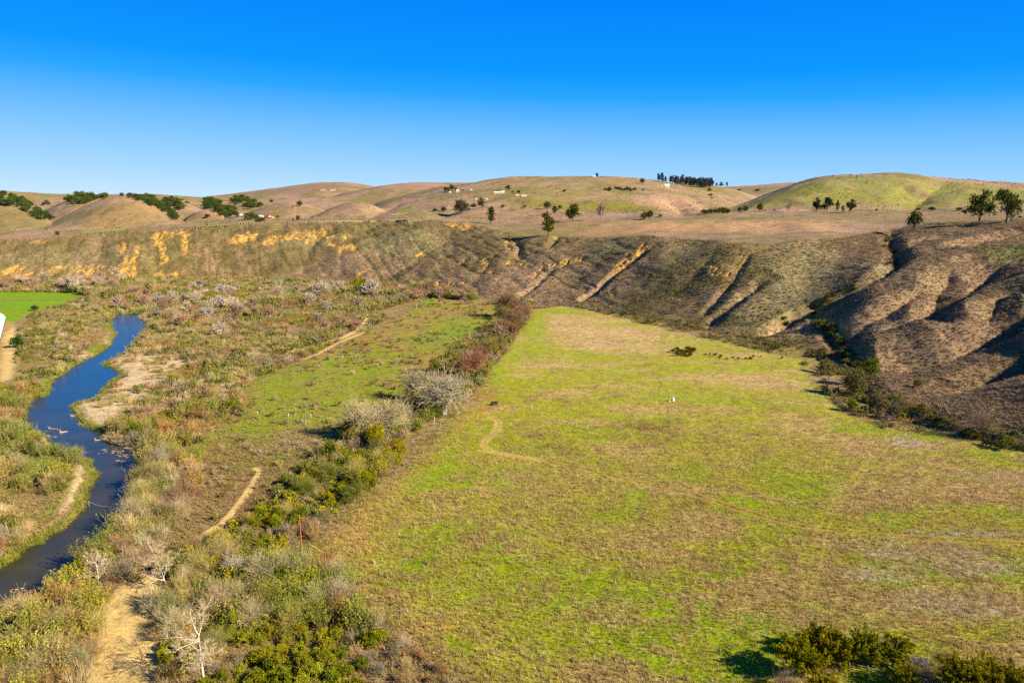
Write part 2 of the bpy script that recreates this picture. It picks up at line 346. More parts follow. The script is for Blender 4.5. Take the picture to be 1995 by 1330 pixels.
# dirt tracks
TR = [([(500,912),(502,925),(478,965),(445,1005),(420,1028)],.8), ([(420,1028),(380,1055),(340,1085),(318,1105),(290,1130),(262,1165)],1.3),
      ([(262,1150),(248,1190),(244,1240),(246,1290),(240,1340),(238,1420)],3.6), ([(720,612),(712,630),(690,648),(650,664),(605,678),(540,695)],1.7), ([(708,648),(660,668),(620,688),(570,705)],1.0),
      ([(0,622),(6,660),(0,700),(-8,740)],5)]
TR2 = [([(945,806),(966,816),(972,826),(964,842),(947,856),(944,868),(960,880),(1000,888),(1060,897)],.55,1.8), ([(1060,897),(1150,915),(1250,940),(1350,962),(1470,1000),(1560,1022),(1620,1030),(1750,1045),(2050,1062)],.75,2.3),
       ([(1735,862),(1680,922),(1630,985),(1606,1030),(1592,1100),(1575,1170)],.35,1.9), ([(958,745),(952,770),(925,792),(872,850),(800,918),(742,965),(692,1005)],.7,2.0), ([(700,1045),(722,1130),(780,1195),(850,1250),(930,1320)],.6,1.8),
       ([(1310,600),(1290,680),(1280,770),(1290,880),(1320,930)],.3,1.8), ([(800,1180),(860,1160),(960,1130)],.5,1.6)]
TM = np.zeros_like(Z)
for pts, hw in TR: TM = np.maximum(TM, linemask(smooth_line(np.array(gpts(pts))), hw*1.25))
mix(TM*.98*(.7 + .3*ns(n3, .3, .5)), (228, 190, 112)); mix(TM*ns(n2, .5, .7)*.6, (206, 168, 98))
TW = np.zeros_like(Z); TA = np.zeros_like(Z)
for i, (pts, hw, gap) in enumerate(TR2):
    P = smooth_line(np.array(gpts(pts)), 8); dn = np.gradient(P, axis=0); dn = np.stack([-dn[:, 1], dn[:, 0]], 1)/np.hypot(dn[:, 0], dn[:, 1])[:, None]
    m = np.maximum(linemask(P + dn*gap*.5, hw), linemask(P - dn*gap*.5, hw)); mid = linemask(P, gap*.8)
    str_, col = [(1,(216,174,100)),(.6,(170,134,60)),(.8,(172,146,66)),(.5,(184,146,74)),(.45,(180,142,66)),(.5,(138,136,40)),(.35,(180,142,64))][i]
    TA = np.maximum(TA, np.maximum(m, mid*.75)*[1,.4,.5,.34,.36,.2,.22][i]); mix(m*str_*(.6 + .4*ns(n2, .35, .55)), col)
    if i == 0: mix(mid*.45, (180, 150, 72)); TW = np.maximum(TW, mid)
    if i in (1, 3): mix(mid*.35, (158, 132, 50))
for px, py, rx, ry in [(940,790,40,20),(900,830,16,14),(955,770,10,14)]: mix(blob(px, py, rx, ry, .9, True)*.55*ns(n3, .35, .6), (168, 120, 66))
mix(polymask(gpts([(-300,626),(30,626),(8,660),(2,740),(-300,740)]), 2)*.9, (176, 136, 72))
FIELD = gpts([(-500,570),(0,569),(160,570),(128,588),(62,608),(28,626),(-500,626)])
fm = polymask(FIELD, 1.5); mix(fm, (122, 160, 8)); mix(fm*ns(fbm(X*.08, Y, 5, 3, 49), .45, .65)*.8, (146, 160, 26)); mix(fm*sstep(.3, .9, .5 + .5*np.sin(Y*2*math.pi/7 + fbm(X, Y, 60, 2, 89)*3))*.35, (98, 134, 10)); mix(fm*ns(n2, .52, .7)*.4, (136, 140, 40)); mix(fm*linemask(gpts([(-200,587),(0,586),(120,583)]), 3.0)*.7, (140, 128, 50))
# grass of the plough lines by the well
PL = polymask(gpts([(1290,782),(1400,784),(1440,830),(1400,875),(1290,880)]), 4)
mix(PL*sstep(.2, .8, .5 + .5*np.sin((X*.96 - Y*.28)*2*math.pi/3.6 + n2*5))*.12, (116, 128, 30))
# ---------------------------------------------------------------- bluff
bm = sstep(0.0, .03, s)
n6 = fbm(X*1.0 + Y*.5, Y*.4, 14, 4, 51)
B = np.empty((NR, NC, 3)); B[:] = sl((136, 112, 66))
def bmix(m, col):
    global B
    m = np.clip(m, 0, 1)[..., None]; B = B*(1 - m) + sl(col)*m
bmix(ns(n2, .45, .62)*.7, (116, 98, 52)); bmix(ns(n6, .52, .64)*.6, (172, 136, 92)); bmix(ns(n3, .56, .72)*.6, (160, 140, 96)); bmix(ns(n1, .55, .7)*.5, (124, 112, 54))
for px, py, rx, ry, a in [(1010,535,120,46,.9),(1180,575,100,36,.7),(880,545,80,26,.75),(660,515,90,24,.8),(760,520,50,20,.6),(560,538,60,8,.5),(860,520,60,30,.6),(1060,560,90,40,.7),(940,570,60,20,.7),(1190,530,60,30,.5),(1240,515,40,30,.7),(1340,590,70,20,.7),(1320,500,40,30,.5),(1160,480,100,14,.3),
   (1420,600,50,30,.8),(1550,640,60,26,.7),(1100,590,150,14,.7),(1750,620,120,60,.85),(1850,560,120,50,.85),(1900,680,130,70,.7),(1700,590,80,40,.8),(1900,480,120,40,.7),(1830,450,100,16,.8),(1780,700,90,40,.6)]:
    bmix(blob(px, py, rx, ry, .8)*a*(.35 + .65*ns(n6*.6 + n3*.4, .38, .56)), (188, 152, 112))
for px, py, rx, ry, a in [(150,510,160,24,.5),(780,470,80,24,.7),(850,480,60,20,.6),(620,470,80,8,.6),(1200,475,110,14,.8),(1350,480,60,20,.7),(1640,520,120,60,.8),(1560,560,80,60,.8),(1470,600,50,40,.6),(1700,510,50,40,.6),(1000,450,60,14,.5)]:
    bmix(blob(px, py, rx, ry, .8)*a*(.3 + .7*ns(n3, .40, .56)), (168, 156, 104))
for px, py, rx, ry, a in [(1300,560,70,60,.6),(1240,620,40,40,.5),(560,520,60,18,.6),(840,535,30,12,.6),(1120,500,50,20,.5),(1660,600,60,10,.5)]:
    bmix(blob(px, py, rx, ry, .8)*a, (104, 90, 46))
bmix(blob(1975, 484, 60, 18, .5)*.95, (128, 146, 34)); bmix(blob(1640, 660, 20, 14, .8)*.8, (128, 126, 40)); bmix(blob(1735, 458, 12, 8, .6)*.8, (126, 134, 40)); bmix(blob(1650,690,30,20,.8)*.5,(132,118,40))
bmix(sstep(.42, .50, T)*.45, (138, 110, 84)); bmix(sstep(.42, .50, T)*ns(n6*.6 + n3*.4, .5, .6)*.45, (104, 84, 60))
och = [([(20,528),(0,532),(-60,532)],7),([(20,530),(60,533)],6),([(88,532),(110,524),(128,520)],8),([(150,524),(170,526),(185,528)],7),([(190,526),(205,520)],5),([(236,516),(256,516),(262,524),(256,540),(254,550)],8),([(252,500),(262,508)],4),
  ([(238,472),(240,490)],4),([(308,458),(314,475),(320,490),(322,505)],4),([(318,452),(332,455),(352,455),(365,458)],5),([(362,460),(362,475),(360,490)],3.5),([(294,540),(320,536),(352,535)],6),([(268,482),(270,492)],3),
  ([(458,464),(478,462)],5),([(485,464),(495,464)],4),([(520,470),(545,463),(570,458),(592,456)],5),([(605,452),(635,455)],4),([(640,472),(655,478),(690,484)],5),([(672,462),(666,476)],3.5),([(600,470),(640,462),(680,460)],3),([(70,470),(90,470)],3),
  ([(880,438),(910,440),(945,440)],6),([(815,498),(828,494)],3),([(700,535),(712,528)],4),([(760,552),(800,554),(850,556)],4),([(852,558),(880,556),(905,550)],5.5),([(990,470),(992,482)],4),([(944,508),(948,518)],4),([(900,512),(910,505)],4),([(950,525),(958,530)],3),
  ([(985,512),(1010,512),(1040,516)],4.5),([(1050,518),(1060,524)],4.5),([(1075,516),(1095,520)],4),([(1100,512),(1110,508),(1132,505)],5),([(1040,540),(1046,532)],3),([(1130,562),(1140,564)],3),([(1190,568),(1196,572)],3),([(1130,545),(1160,560)],2),
  ([(1260,481),(1238,494),(1222,506),(1208,520),(1200,530)],5.5),([(1395,525),(1420,532)],5.5),([(1380,515),(1400,518)],4),([(1640,640),(1650,645)],3),([(1285,407),(1298,409)],3),([(1590,612),(1625,640),(1648,632)],5),([(590,592),(600,590)],2)]
rough = ns(fbm(X, Y, 6, 4, 61)*.5 + n3*.25 + n5*.25, .44, .53)
for pts, hw in och:
    P = np.array([hit(*p) for p in smooth_line(np.array(pts, float), 3)])
    r = 1.35*hw*pxscale(P[:, 0].mean(), P[:, 1].mean(), P[:, 2].mean())
    # a foreshortened slope: the same pixels reach farther in Y than in X
    w = window(P[:, 0].min() - r*4, P[:, 0].max() + r*4, P[:, 1].min() - r*7, P[:, 1].max() + r*7)
    st = 2.1
    d, _ = segdist(X[w], Y[w]/st, np.stack([P[:, 0], P[:, 1]/st], 1))
    d = d + (fbm(X[w], Y[w]/st, r*2.2, 4, 62) - .5)*r*2.0
    m = np.zeros_like(Z); m[w] = sstep(r*1.15, r*.55, d); m = m*(.25 + .75*rough)*(.6 + .4*ns(n5, .38, .6)); Z[w] = Z[w] - m[w]*(.3 + 2.6*fbm(X[w], Y[w], 3.5, 3, 63))
    bmix(m*.96, (230, 170, 64)); bmix(m*ns(n5*.5 + n2*.5, .5, .62)*.7, (240, 196, 118)); bmix(m*ns(n3, .58, .7)*.5, (190, 122, 44))
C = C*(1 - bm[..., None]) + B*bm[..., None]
# ---------------------------------------------------------------- plateau and hills
pm = sstep(.93, 1.03, s + (n2 - .5)*.25)
H = np.empty((NR, NC, 3)); H[:] = sl((174, 137, 107))
def hmix(m, col):
    global H
    m = np.clip(m, 0, 1)[..., None]; H = H*(1 - m) + sl(col)*m
h1 = fbm(X, Y, 110, 4, 71); h2 = fbm(X, Y, 40, 4, 72); h3 = fbm(X, Y, 9, 3, 73); h4 = fbm(X*.3, Y, 60, 4, 74)
hmix(ns(h1, .46, .56)*.7, (132, 120, 62)); hmix(ns(h2, .52, .66)*.5, (162, 122, 88)); hmix(ns(h3, .5, .66)*.5, (186, 152, 118)); hmix(ns(fbm(X, Y, 22, 4, 76), .52, .62)*.55, (136, 116, 74)); hmix(ns(fbm(X, Y, 5, 3, 79), .56, .66)*.5, (128, 110, 72)); hmix(ns(h4, .54, .62)*.6, (126, 122, 48)); hmix(ns(fbm(X, Y, 70, 4, 75), .52, .62)*.6, (184, 142, 112))
hm = sstep(1.0, 1.15, s)
for px, py, rx, ry, a, col in [(1750,368,330,24,.9,(142,140,58)),(1600,380,150,18,.8,(146,140,52)),(1900,390,140,16,.7,(146,136,68)),(1120,400,120,12,.85,(146,130,44)),(1060,375,150,12,.7,(148,132,62)),(1180,352,120,6,.6,(150,132,62)),(1000,352,80,8,.5,(146,128,64)),(960,385,120,10,.5,(150,128,70)),
   (790,408,20,4,.8,(132,140,50)),(700,384,70,4,.6,(140,124,58)),(830,420,50,4,.6,(140,126,56)),(1220,405,70,8,.8,(140,126,44)),(1080,395,60,6,.7,(138,126,44)),(1330,395,60,16,.8,(184,142,104)),(1280,392,50,12,.8,(190,150,110)),(1180,382,60,8,.6,(182,144,102)),
   (1530,425,260,10,.6,(140,124,78)),(1250,443,160,12,.85,(190,146,96)),(1500,440,170,14,.8,(196,150,98)),(1850,420,150,8,.5,(160,130,84)),(1850,450,120,14,.6,(190,142,98)),(960,425,140,8,.5,(168,128,84)),(1100,430,90,8,.5,(180,136,96)),
   (240,415,90,30,.55,(172,132,78)),(290,420,50,30,.5,(150,126,70)),(60,380,110,10,.5,(146,128,62)),(450,390,110,10,.4,(148,128,72)),(40,420,50,20,.6,(142,118,62)),(390,420,40,12,.6,(178,132,92)),(640,410,60,14,.5,(172,130,94)),(690,410,60,10,.6,(182,142,104)),(560,410,50,14,.6,(164,126,84)),
   (820,360,90,6,.6,(184,138,108)),(600,366,130,10,.6,(146,118,92)),(1480,368,90,8,.7,(138,122,84)),(195,448,44,5,.9,(128,126,60)),(430,440,54,4,.9,(128,124,56)),(1660,415,160,5,.6,(140,122,72)),(530,418,26,6,.7,(140,126,50)),(1420,395,60,10,.5,(170,134,98))]:
    hmix(blob(px, py, rx, ry, .6)*min(a*1.2, 1)*(.55 + .45*ns(h2*.5 + h3*.5, .4, .56)), col)
hmix(ns(h3*.6+n3*.4, .56, .66)*.35*sstep(1500, 500, Y), (118, 108, 62))
for pts, hw in [([(1625,352),(1650,362),(1664,370),(1655,374)],2.2),([(575,404),(572,396),(577,411),(560,413)],1.2),([(1790,391),(1850,372),(1920,357)],1.6),([(1505,398),(1590,378),(1640,376)],1.0),([(560,411),(578,402),(572,393)],1.2)]:
    P = np.array([hit(*p)[:2] for p in pts]); r = hw*pxscale(P[0, 0], P[0, 1])
    w = window(P[:, 0].min() - 50, P[:, 0].max() + 50, P[:, 1].min() - 90, P[:, 1].max() + 90); d, _ = segdist(X[w], Y[w]/3, np.stack([P[:, 0], P[:, 1]/3], 1))
    m = np.zeros_like(Z); m[w] = sstep(r*1.2, r*.5, d); hmix(m*.8, (190, 150, 96))
for px, py, rx, ry in [(1660,371,7,3),(1790,375,20,12),(1775,395,12,8),(1620,368,14,3)]: hmix(blob(px, py, rx, ry, .6)*.7*ns(h3, .35, .6), (124, 92, 70))
for px, py, rx, ry in [(912,440,36,6)]:
    pass
C = C*(1 - pm[..., None]) + H*pm[..., None]
m_och = blob(912, 440, 34, 5, .6)*rough; C = C*(1 - m_och[..., None]*.9) + sl((216, 156, 62))*m_och[..., None]*.9
# under water: mud
C = np.where((RD < 0)[..., None], sl((70, 66, 34)), C)
# ---------------------------------------------------------------- meshes
def new_mesh(name, V, F, tone=None, smooth=False, normals=None, mats=None, fmat=None):
    """V (n,3), F (m,k) uniform polygons; tone (n,3) point colours"""
    me = D.meshes.new(name); V = np.asarray(V, np.float32); F = np.asarray(F, np.int32); k = F.shape[1]
    me.vertices.add(len(V)); me.vertices.foreach_set('co', V.ravel())
    me.loops.add(F.size); me.loops.foreach_set('vertex_index', F.ravel())
    me.polygons.add(len(F)); me.polygons.foreach_set('loop_start', np.arange(0, F.size, k, dtype=np.int32))
    if fmat is not None: me.polygons.foreach_set('material_index', np.asarray(fmat, np.int32))
    me.polygons.foreach_set('use_smooth', np.full(len(F), smooth))
    if tone is not None:
        a = me.color_attributes.new('Col', 'FLOAT_COLOR', 'POINT')
        rgba = np.ones((len(V), 4), np.float32); rgba[:, :3] = tone; a.data.foreach_set('color', rgba.ravel())
    me.update(calc_edges=True)
    for m in mats or []: me.materials.append(m)
    if normals is not None: me.normals_split_custom_set_from_vertices(normals.astype(np.float32))
    return me
def link(name, me, parent=None, loc=None, label=None, cat=None, group=None, kind=None):
    o = D.objects.new(name, me); COL.objects.link(o)
    if parent is not None: o.parent = parent
    if loc is not None: o.location = loc
    if label: o['label'] = label
    if cat: o['category'] = cat
    if group: o['group'] = group
    if kind: o['kind'] = kind
    return o
class NT:
    def __init__(s, name):
        s.m = D.materials.new(name); s.m.use_nodes = True; s.t = s.m.node_tree; s.t.nodes.clear(); s.out = s.n('ShaderNodeOutputMaterial')
    def n(s, typ, **kw):
        x = s.t.nodes.new(typ)
        for k, v in kw.items():
            if k.startswith('i_'):
                key = k[2:]; x.inputs[int(key) if key.isdigit() else key.replace('_', ' ')].default_value = v
            else: setattr(x, k, v)
        return x
    def l(s, a, b): s.t.links.new(a, b)
    def math(s, op, a, b=None):
        x = s.n('ShaderNodeMath', operation=op)
        for i, v in enumerate((a, b)):
            if v is None: continue
            if isinstance(v, (int, float)): x.inputs[i].default_value = v
            else: s.l(v, x.inputs[i])
        return x.outputs[0]
    def mixc(s, typ, fac, a, b):
        x = s.n('ShaderNodeMix', data_type='RGBA', blend_type=typ)
        for sock, v in ((x.inputs[0], fac), (x.inputs[6], a), (x.inputs[7], b)):
            if isinstance(v, (int, float)): sock.default_value = v
            elif isinstance(v, tuple): sock.default_value = v
            else: s.l(v, sock)
        return x.outputs[2]
def ground_mat():
    N = NT('land'); geo = N.n('ShaderNodeNewGeometry'); at = N.n('ShaderNodeAttribute', attribute_name='Col')
    def noise(sc, det, rough=.6):
        x = N.n('ShaderNodeTexNoise', i_Scale=sc, i_Detail=det, i_Roughness=rough); N.l(geo.outputs['Position'], x.inputs['Vector']); return x
    a = noise(1.6, 5, .7); b = noise(.28, 4, .6)
    ra = N.n('ShaderNodeMapRange', i_1=.3, i_2=.7, i_3=.62, i_4=1.38); N.l(a.outputs[0], ra.inputs[0])
    rb = N.n('ShaderNodeMapRange', i_1=.3, i_2=.7, i_3=.8, i_4=1.2); N.l(b.outputs[0], rb.inputs[0])
    k = N.math('MULTIPLY', ra.outputs[0], rb.outputs[0])
    v = N.n('ShaderNodeVectorMath', operation='SCALE'); N.l(at.outputs['Color'], v.inputs[0]); N.l(k, v.inputs[3])
    hs = N.n('ShaderNodeHueSaturation'); N.l(v.outputs[0], hs.inputs['Color'])
    rh = N.n('ShaderNodeMapRange', i_1=.3, i_2=.7, i_3=.478, i_4=.522); N.l(noise(.9, 3).outputs[0], rh.inputs[0]); N.l(rh.outputs[0], hs.inputs['Hue'])
    p = N.n('ShaderNodeBsdfPrincipled', i_Roughness=.95); p.inputs['Specular IOR Level'].default_value = .1
    N.l(hs.outputs[0], p.inputs['Base Color'])
    bp = N.n('ShaderNodeBump', i_Strength=.75, i_Distance=.35); N.l(noise(1.1, 6, .75).outputs[0], bp.inputs['Height']); N.l(bp.outputs[0], p.inputs['Normal'])
    N.l(p.outputs[0], N.out.inputs[0]); return N.m
LAND = ground_mat()
def water_mat():
    N = NT('river_water_surface'); geo = N.n('ShaderNodeNewGeometry')
    mp = N.n('ShaderNodeMapping'); mp.inputs['Scale'].default_value = (1.0, .45, 1); N.l(geo.outputs['Position'], mp.inputs[0])
    n = N.n('ShaderNodeTexNoise', i_Scale=.9, i_Detail=5, i_Roughness=.6); N.l(mp.outputs[0], n.inputs['Vector'])
    n2 = N.n('ShaderNodeTexNoise', i_Scale=.06, i_Detail=4); N.l(geo.outputs['Position'], n2.inputs['Vector'])
    bp = N.n('ShaderNodeBump', i_Strength=.45, i_Distance=.3); N.l(n.outputs[0], bp.inputs['Height'])
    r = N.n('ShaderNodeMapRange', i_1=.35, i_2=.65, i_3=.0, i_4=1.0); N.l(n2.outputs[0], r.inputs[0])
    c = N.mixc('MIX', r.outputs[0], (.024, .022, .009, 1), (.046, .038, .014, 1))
    sy = N.n('ShaderNodeSeparateXYZ'); N.l(geo.outputs['Position'], sy.inputs[0]); sky_refl = N.n('ShaderNodeMapRange', i_1=190.0, i_2=330.0, i_3=0.0, i_4=1.0); N.l(sy.outputs[1], sky_refl.inputs[0])   # blue sky reflection painted into the base colour, growing with distance
    c = N.mixc('MIX', sky_refl.outputs[0], c, (.008, .040, .095, 1))
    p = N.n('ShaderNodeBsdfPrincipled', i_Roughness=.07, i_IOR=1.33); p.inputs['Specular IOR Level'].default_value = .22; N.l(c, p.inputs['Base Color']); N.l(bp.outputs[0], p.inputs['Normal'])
    N.l(p.outputs[0], N.out.inputs[0]); return N.m
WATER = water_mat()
P3 = np.stack([X, Y, Z], -1)
du = np.gradient(P3, axis=1); dv = np.gradient(P3, axis=0); NRM = np.cross(du, dv); NRM /= np.linalg.norm(NRM, axis=-1, keepdims=True)
def cellmean(a): return (a[:-1, :-1] + a[1:, :-1] + a[:-1, 1:] + a[1:, 1:])/4
idx = np.arange(NR*NC).reshape(NR, NC)
quads = np.stack([idx[:-1, :-1], idx[:-1, 1:], idx[1:, 1:], idx[1:, :-1]], -1)
cls = np.zeros((NR-1, NC-1), int)
sm_, mm_, tm_, fm_, s_, rd_ = map(cellmean, (SM, mm, np.maximum(TM, TW), fm, s, RD))
cls[mm_ > .5] = 1; cls[fm_ > .5] = 2; cls[sm_ > .45] = 3; cls[tm_ > .5] = 4; cls[s_ > .015] = 5; cls[s_ > 1.0] = 6; cls[rd_ < -.3] = 7
for c, nm in enumerate(['ground', 'meadow', 'crop_field', 'sand_bank', 'dirt_track', 'hillside', 'hills', 'riverbed']):
    q = quads[cls == c].reshape(-1, 4)
    if not len(q): continue
    u, inv = np.unique(q, return_inverse=True)
    me = new_mesh(nm, P3.reshape(-1, 3)[u], inv.reshape(-1, 4), C.reshape(-1, 3)[u], True, NRM.reshape(-1, 3)[u], [LAND])
    link(nm, me, kind='structure')
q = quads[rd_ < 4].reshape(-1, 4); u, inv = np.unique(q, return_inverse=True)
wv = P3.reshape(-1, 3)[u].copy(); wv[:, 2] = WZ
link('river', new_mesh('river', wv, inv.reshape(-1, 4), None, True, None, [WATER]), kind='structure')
SKY_STR, EXPO = .10, 1.55
SKY_GAIN = 1.0/(SKY_STR*2**EXPO)
# ---------------------------------------------------------------- plant building blocks
def unit(v): return v/(np.linalg.norm(v, axis=-1, keepdims=True) + 1e-9)
def tubes(S, sides=3, tone=None):       # S (n,8): p0 p1 r0 r1
    S = np.asarray(S, float); n = len(S); p0, p1 = S[:, :3], S[:, 3:6]; d = unit(p1 - p0)
    ref = np.where(np.abs(d[:, 2:3]) > .9, np.array([[1., 0, 0]]), np.array([[0, 0, 1.]])); a = unit(np.cross(d, ref)); b = np.cross(d, a)
    an = np.arange(sides)*2*math.pi/sides
    ring = a[:, None]*np.cos(an)[None, :, None] + b[:, None]*np.sin(an)[None, :, None]
    V = np.concatenate([p0[:, None] + ring*S[:, 6][:, None, None], p1[:, None] + ring*S[:, 7][:, None, None]], 1)
    k = np.arange(sides); kk = (k+1) % sides
    f = np.stack([k, kk, kk + sides, k + sides], 1)
    F = (np.arange(n)[:, None, None]*2*sides + f[None]).reshape(-1, 4)
    t = np.ones(n) if tone is None else tone
    return V.reshape(-1, 3), F, np.repeat(t, 2*sides)[:, None]*np.ones(3)
def leaves(c, size, R, tone=None, up=None, asp=1.0):
    n = len(c); nrm = unit(R.normal(size=(n, 3)) + (0 if up is None else up))
    a = unit(np.cross(nrm, unit(R.normal(size=(n, 3))))); b = np.cross(nrm, a)
    sz = (np.ones(n)*size)[:, None]*R.uniform(.6, 1.3, (n, 1))
    a = a*sz*.5*asp; b = b*sz*.5
    V = np.stack([c - a - b*.4, c + a*.3 - b, c + a + b*.4, c - a*.3 + b], 1).reshape(-1, 3)
    F = np.arange(4*n).reshape(-1, 4)
    t = np.ones(n) if tone is None else tone
    return V, F, (np.repeat(t, 4)[:, None]*np.ones(3) if t.ndim == 1 else np.repeat(t, 4, axis=0))
def join(*parts):
    V, F, T_ = [], [], []; o = 0
    for v, f, t in parts: V.append(v); F.append(f + o); T_.append(t); o += len(v)
    return np.concatenate(V), np.concatenate(F), np.concatenate(T_)
def bare_bush(R, n=55, tw=4, r=.006, el=(25, 88), L=(.35, .62), off=.09):
    S = []; tn = []
    for i in range(n):
        az = R.uniform(0, 2*math.pi); e = math.radians(R.uniform(*el))
        p = np.array([R.normal()*off, R.normal()*off, -.02]); d = np.array([math.cos(az)*math.cos(e), math.sin(az)*math.cos(e), math.sin(e)])
        Ls = R.uniform(*L); rr = r*R.uniform(.8, 1.4); t0 = R.uniform(.75, 1.25)
        for k in range(3):
            d = unit(d + R.normal(size=3)*.16 + np.array([0, 0, .06])); q = p + d*Ls/3
            S.append([*p, *q, rr*(1 - k*.25), rr*(.75 - k*.25)]); tn.append(t0)
            for j in range(tw if k else tw//2):
                f = R.uniform(0, 1); b = p + (q - p)*f; dd = unit(d + R.normal(size=3)*.55); l = Ls*R.uniform(.18, .4)
                S.append([*b, *(b + dd*l), rr*.55, rr*.3]); tn.append(t0*R.uniform(.85, 1.2))
            p = q
    return tubes(S, 3, np.array(tn))
def clumps(R, ncl, rad=(.5, .5, .42), cz=.3, inner=.55):
    c = unit(R.normal(size=(ncl, 3))); c[:, 2] = np.abs(c[:, 2])*R.choice([1, 1, 1, -.5], ncl)
    return c*R.uniform(inner, .95, (ncl, 1))*np.array(rad) + np.array([0, 0, cz])
def leafy(R, ncl=26, per=45, cr=.11, ls=.055, rad=(.46, .46, .36), cz=.26, tv=.22):
    C0 = clumps(R, ncl, rad, cz); tn = np.repeat(R.uniform(1 - tv, 1 + tv, ncl), per)
    P = np.repeat(C0, per, 0) + R.normal(size=(ncl*per, 3))*cr*.55
    P[:, 2] = np.abs(P[:, 2]) + .01
    return leaves(P, ls, R, tn*R.uniform(.8, 1.2, len(tn)), up=np.array([0, 0, .35]))
def wand_bush(R, n=60, per=14, ls=.045, r=.005):
    S, L, tn, lt = [], [], [], []
    for i in range(n):
        az = R.uniform(0, 2*math.pi); e = math.radians(R.uniform(48, 89)); p = np.array([R.normal()*.17, R.normal()*.17, -.02])
        d = np.array([math.cos(az)*math.cos(e), math.sin(az)*math.cos(e), math.sin(e)]); Ls = R.uniform(.45, .85); t0 = R.uniform(.75, 1.2)
        for k in range(3):
            q = p + d*Ls/3; S.append([*p, *q, r*(1.1 - k*.3), r*(.8 - k*.3)]); tn.append(.8*t0)
            if k:
                m = per//2; f = R.uniform(0, 1, (m, 1)); L.append(p + (q - p)*f + R.normal(size=(m, 3))*.022); lt.append(np.full(m, t0))
            p = q; d = unit(d + R.normal(size=3)*.1)
    return tubes(S, 3, np.array(tn)), leaves(np.concatenate(L), ls, R, np.concatenate(lt)*R.uniform(.8, 1.2, sum(map(len, lt))), asp=.6)
def grow(R, nch=(6, 5, 4, 3), L0=.42, r0=.017, up=.12, spread=(35, 68), lean=0.0, first=.45, bend=.12, shrink=(.55, .78)):
    trunk, crown = [], []
    def br(p, d, L, r, lvl):
        dst = trunk if lvl <= 1 else crown; ns_ = 4 if lvl == 0 else 3 if lvl < 3 else 2; pts = [p]
        for k in range(ns_):
            d = unit(d + R.normal(size=3)*bend*(1 + .5*lvl)*(.4 if lvl == 0 else 1) + np.array([0, 0, up*(1 if lvl else .5)])); q = p + d*L/ns_
            f0 = 1 - .55*k/ns_; f1 = 1 - .55*(k+1)/ns_
            dst.append([*p, *q, max(r*f0, .0016), max(r*f1, .0012)]); p = q; pts.append(p)
        if lvl < len(nch):
            for i in range(nch[lvl]):
                f = 1.0 if i == 0 else R.uniform(first if lvl == 0 else .25, 1); x = f*ns_; j = min(int(x), ns_-1); b = pts[j] + (pts[j+1] - pts[j])*(x - j)
                an = math.radians(R.uniform(*spread))*(0.4 if i == 0 else 1); ax = unit(np.cross(d, R.normal(size=3))); dd = unit(d*math.cos(an) + ax*math.sin(an))
                br(b, dd, L*R.uniform(*shrink)*(1 if f > .6 else 1.1), r*(.62 if i == 0 else .48)*(1.15 - .3*f), lvl + 1)
    br(np.zeros(3), unit(np.array([lean, 0, 1.0])), L0, r0, 0)
    H_ = max(max(s_[5] for s_ in crown), .1); f = 1.0/H_
    return [np.array(a)*f for a in (trunk, crown)]
def leaf_mat(name, rough=.75, trans=.25):
    N = NT(name); at = N.n('ShaderNodeAttribute', attribute_name='Col'); oi = N.n('ShaderNodeObjectInfo')
    c = N.mixc('MULTIPLY', 1.0, at.outputs['Color'], oi.outputs['Color'])
    geo = N.n('ShaderNodeNewGeometry'); nz = N.n('ShaderNodeTexNoise', i_Scale=.55, i_Detail=3.0); N.l(geo.outputs['Position'], nz.inputs['Vector'])
    mr = N.n('ShaderNodeMapRange', i_1=.3, i_2=.7, i_3=.78, i_4=1.22); N.l(nz.outputs[0], mr.inputs[0])
    v = N.n('ShaderNodeVectorMath', operation='SCALE'); N.l(c, v.inputs[0]); N.l(mr.outputs[0], v.inputs[3])
    d = N.n('ShaderNodeBsdfDiffuse', i_Roughness=.5); N.l(v.outputs[0], d.inputs[0])
    if trans:
        tr = N.n('ShaderNodeBsdfTranslucent'); N.l(v.outputs[0], tr.inputs[0]); mx = N.n('ShaderNodeMixShader'); mx.inputs[0].default_value = trans
        N.l(d.outputs[0], mx.inputs[1]); N.l(tr.outputs[0], mx.inputs[2]); N.l(mx.outputs[0], N.out.inputs[0])
    else: N.l(d.outputs[0], N.out.inputs[0])
    return N.m
LEAF = leaf_mat('foliage', trans=.3); TWIG = leaf_mat('twigs', trans=.0); BARK = leaf_mat('bark', trans=0)
def mesh3(name, P, mat): return new_mesh(name, P[0], P[1], P[2], False, None, [mat])
def setcol(o, c, k=1.0): v = sl(c)*k/KA*FOLK; o.color = (float(v[0]), float(v[1]), float(v[2]), 1)
FOLK = .66                              # reflectance of leaves and twigs against their sunlit look
def vj(c, a=.1):                        # own colour varies from plant to plant
    k = 1 + rng.uniform(-a, a); h = rng.uniform(-a, a)*.6
    return (min(c[0]*k*(1 + h), 255), min(c[1]*k, 255), min(c[2]*k*(1 - h), 255))
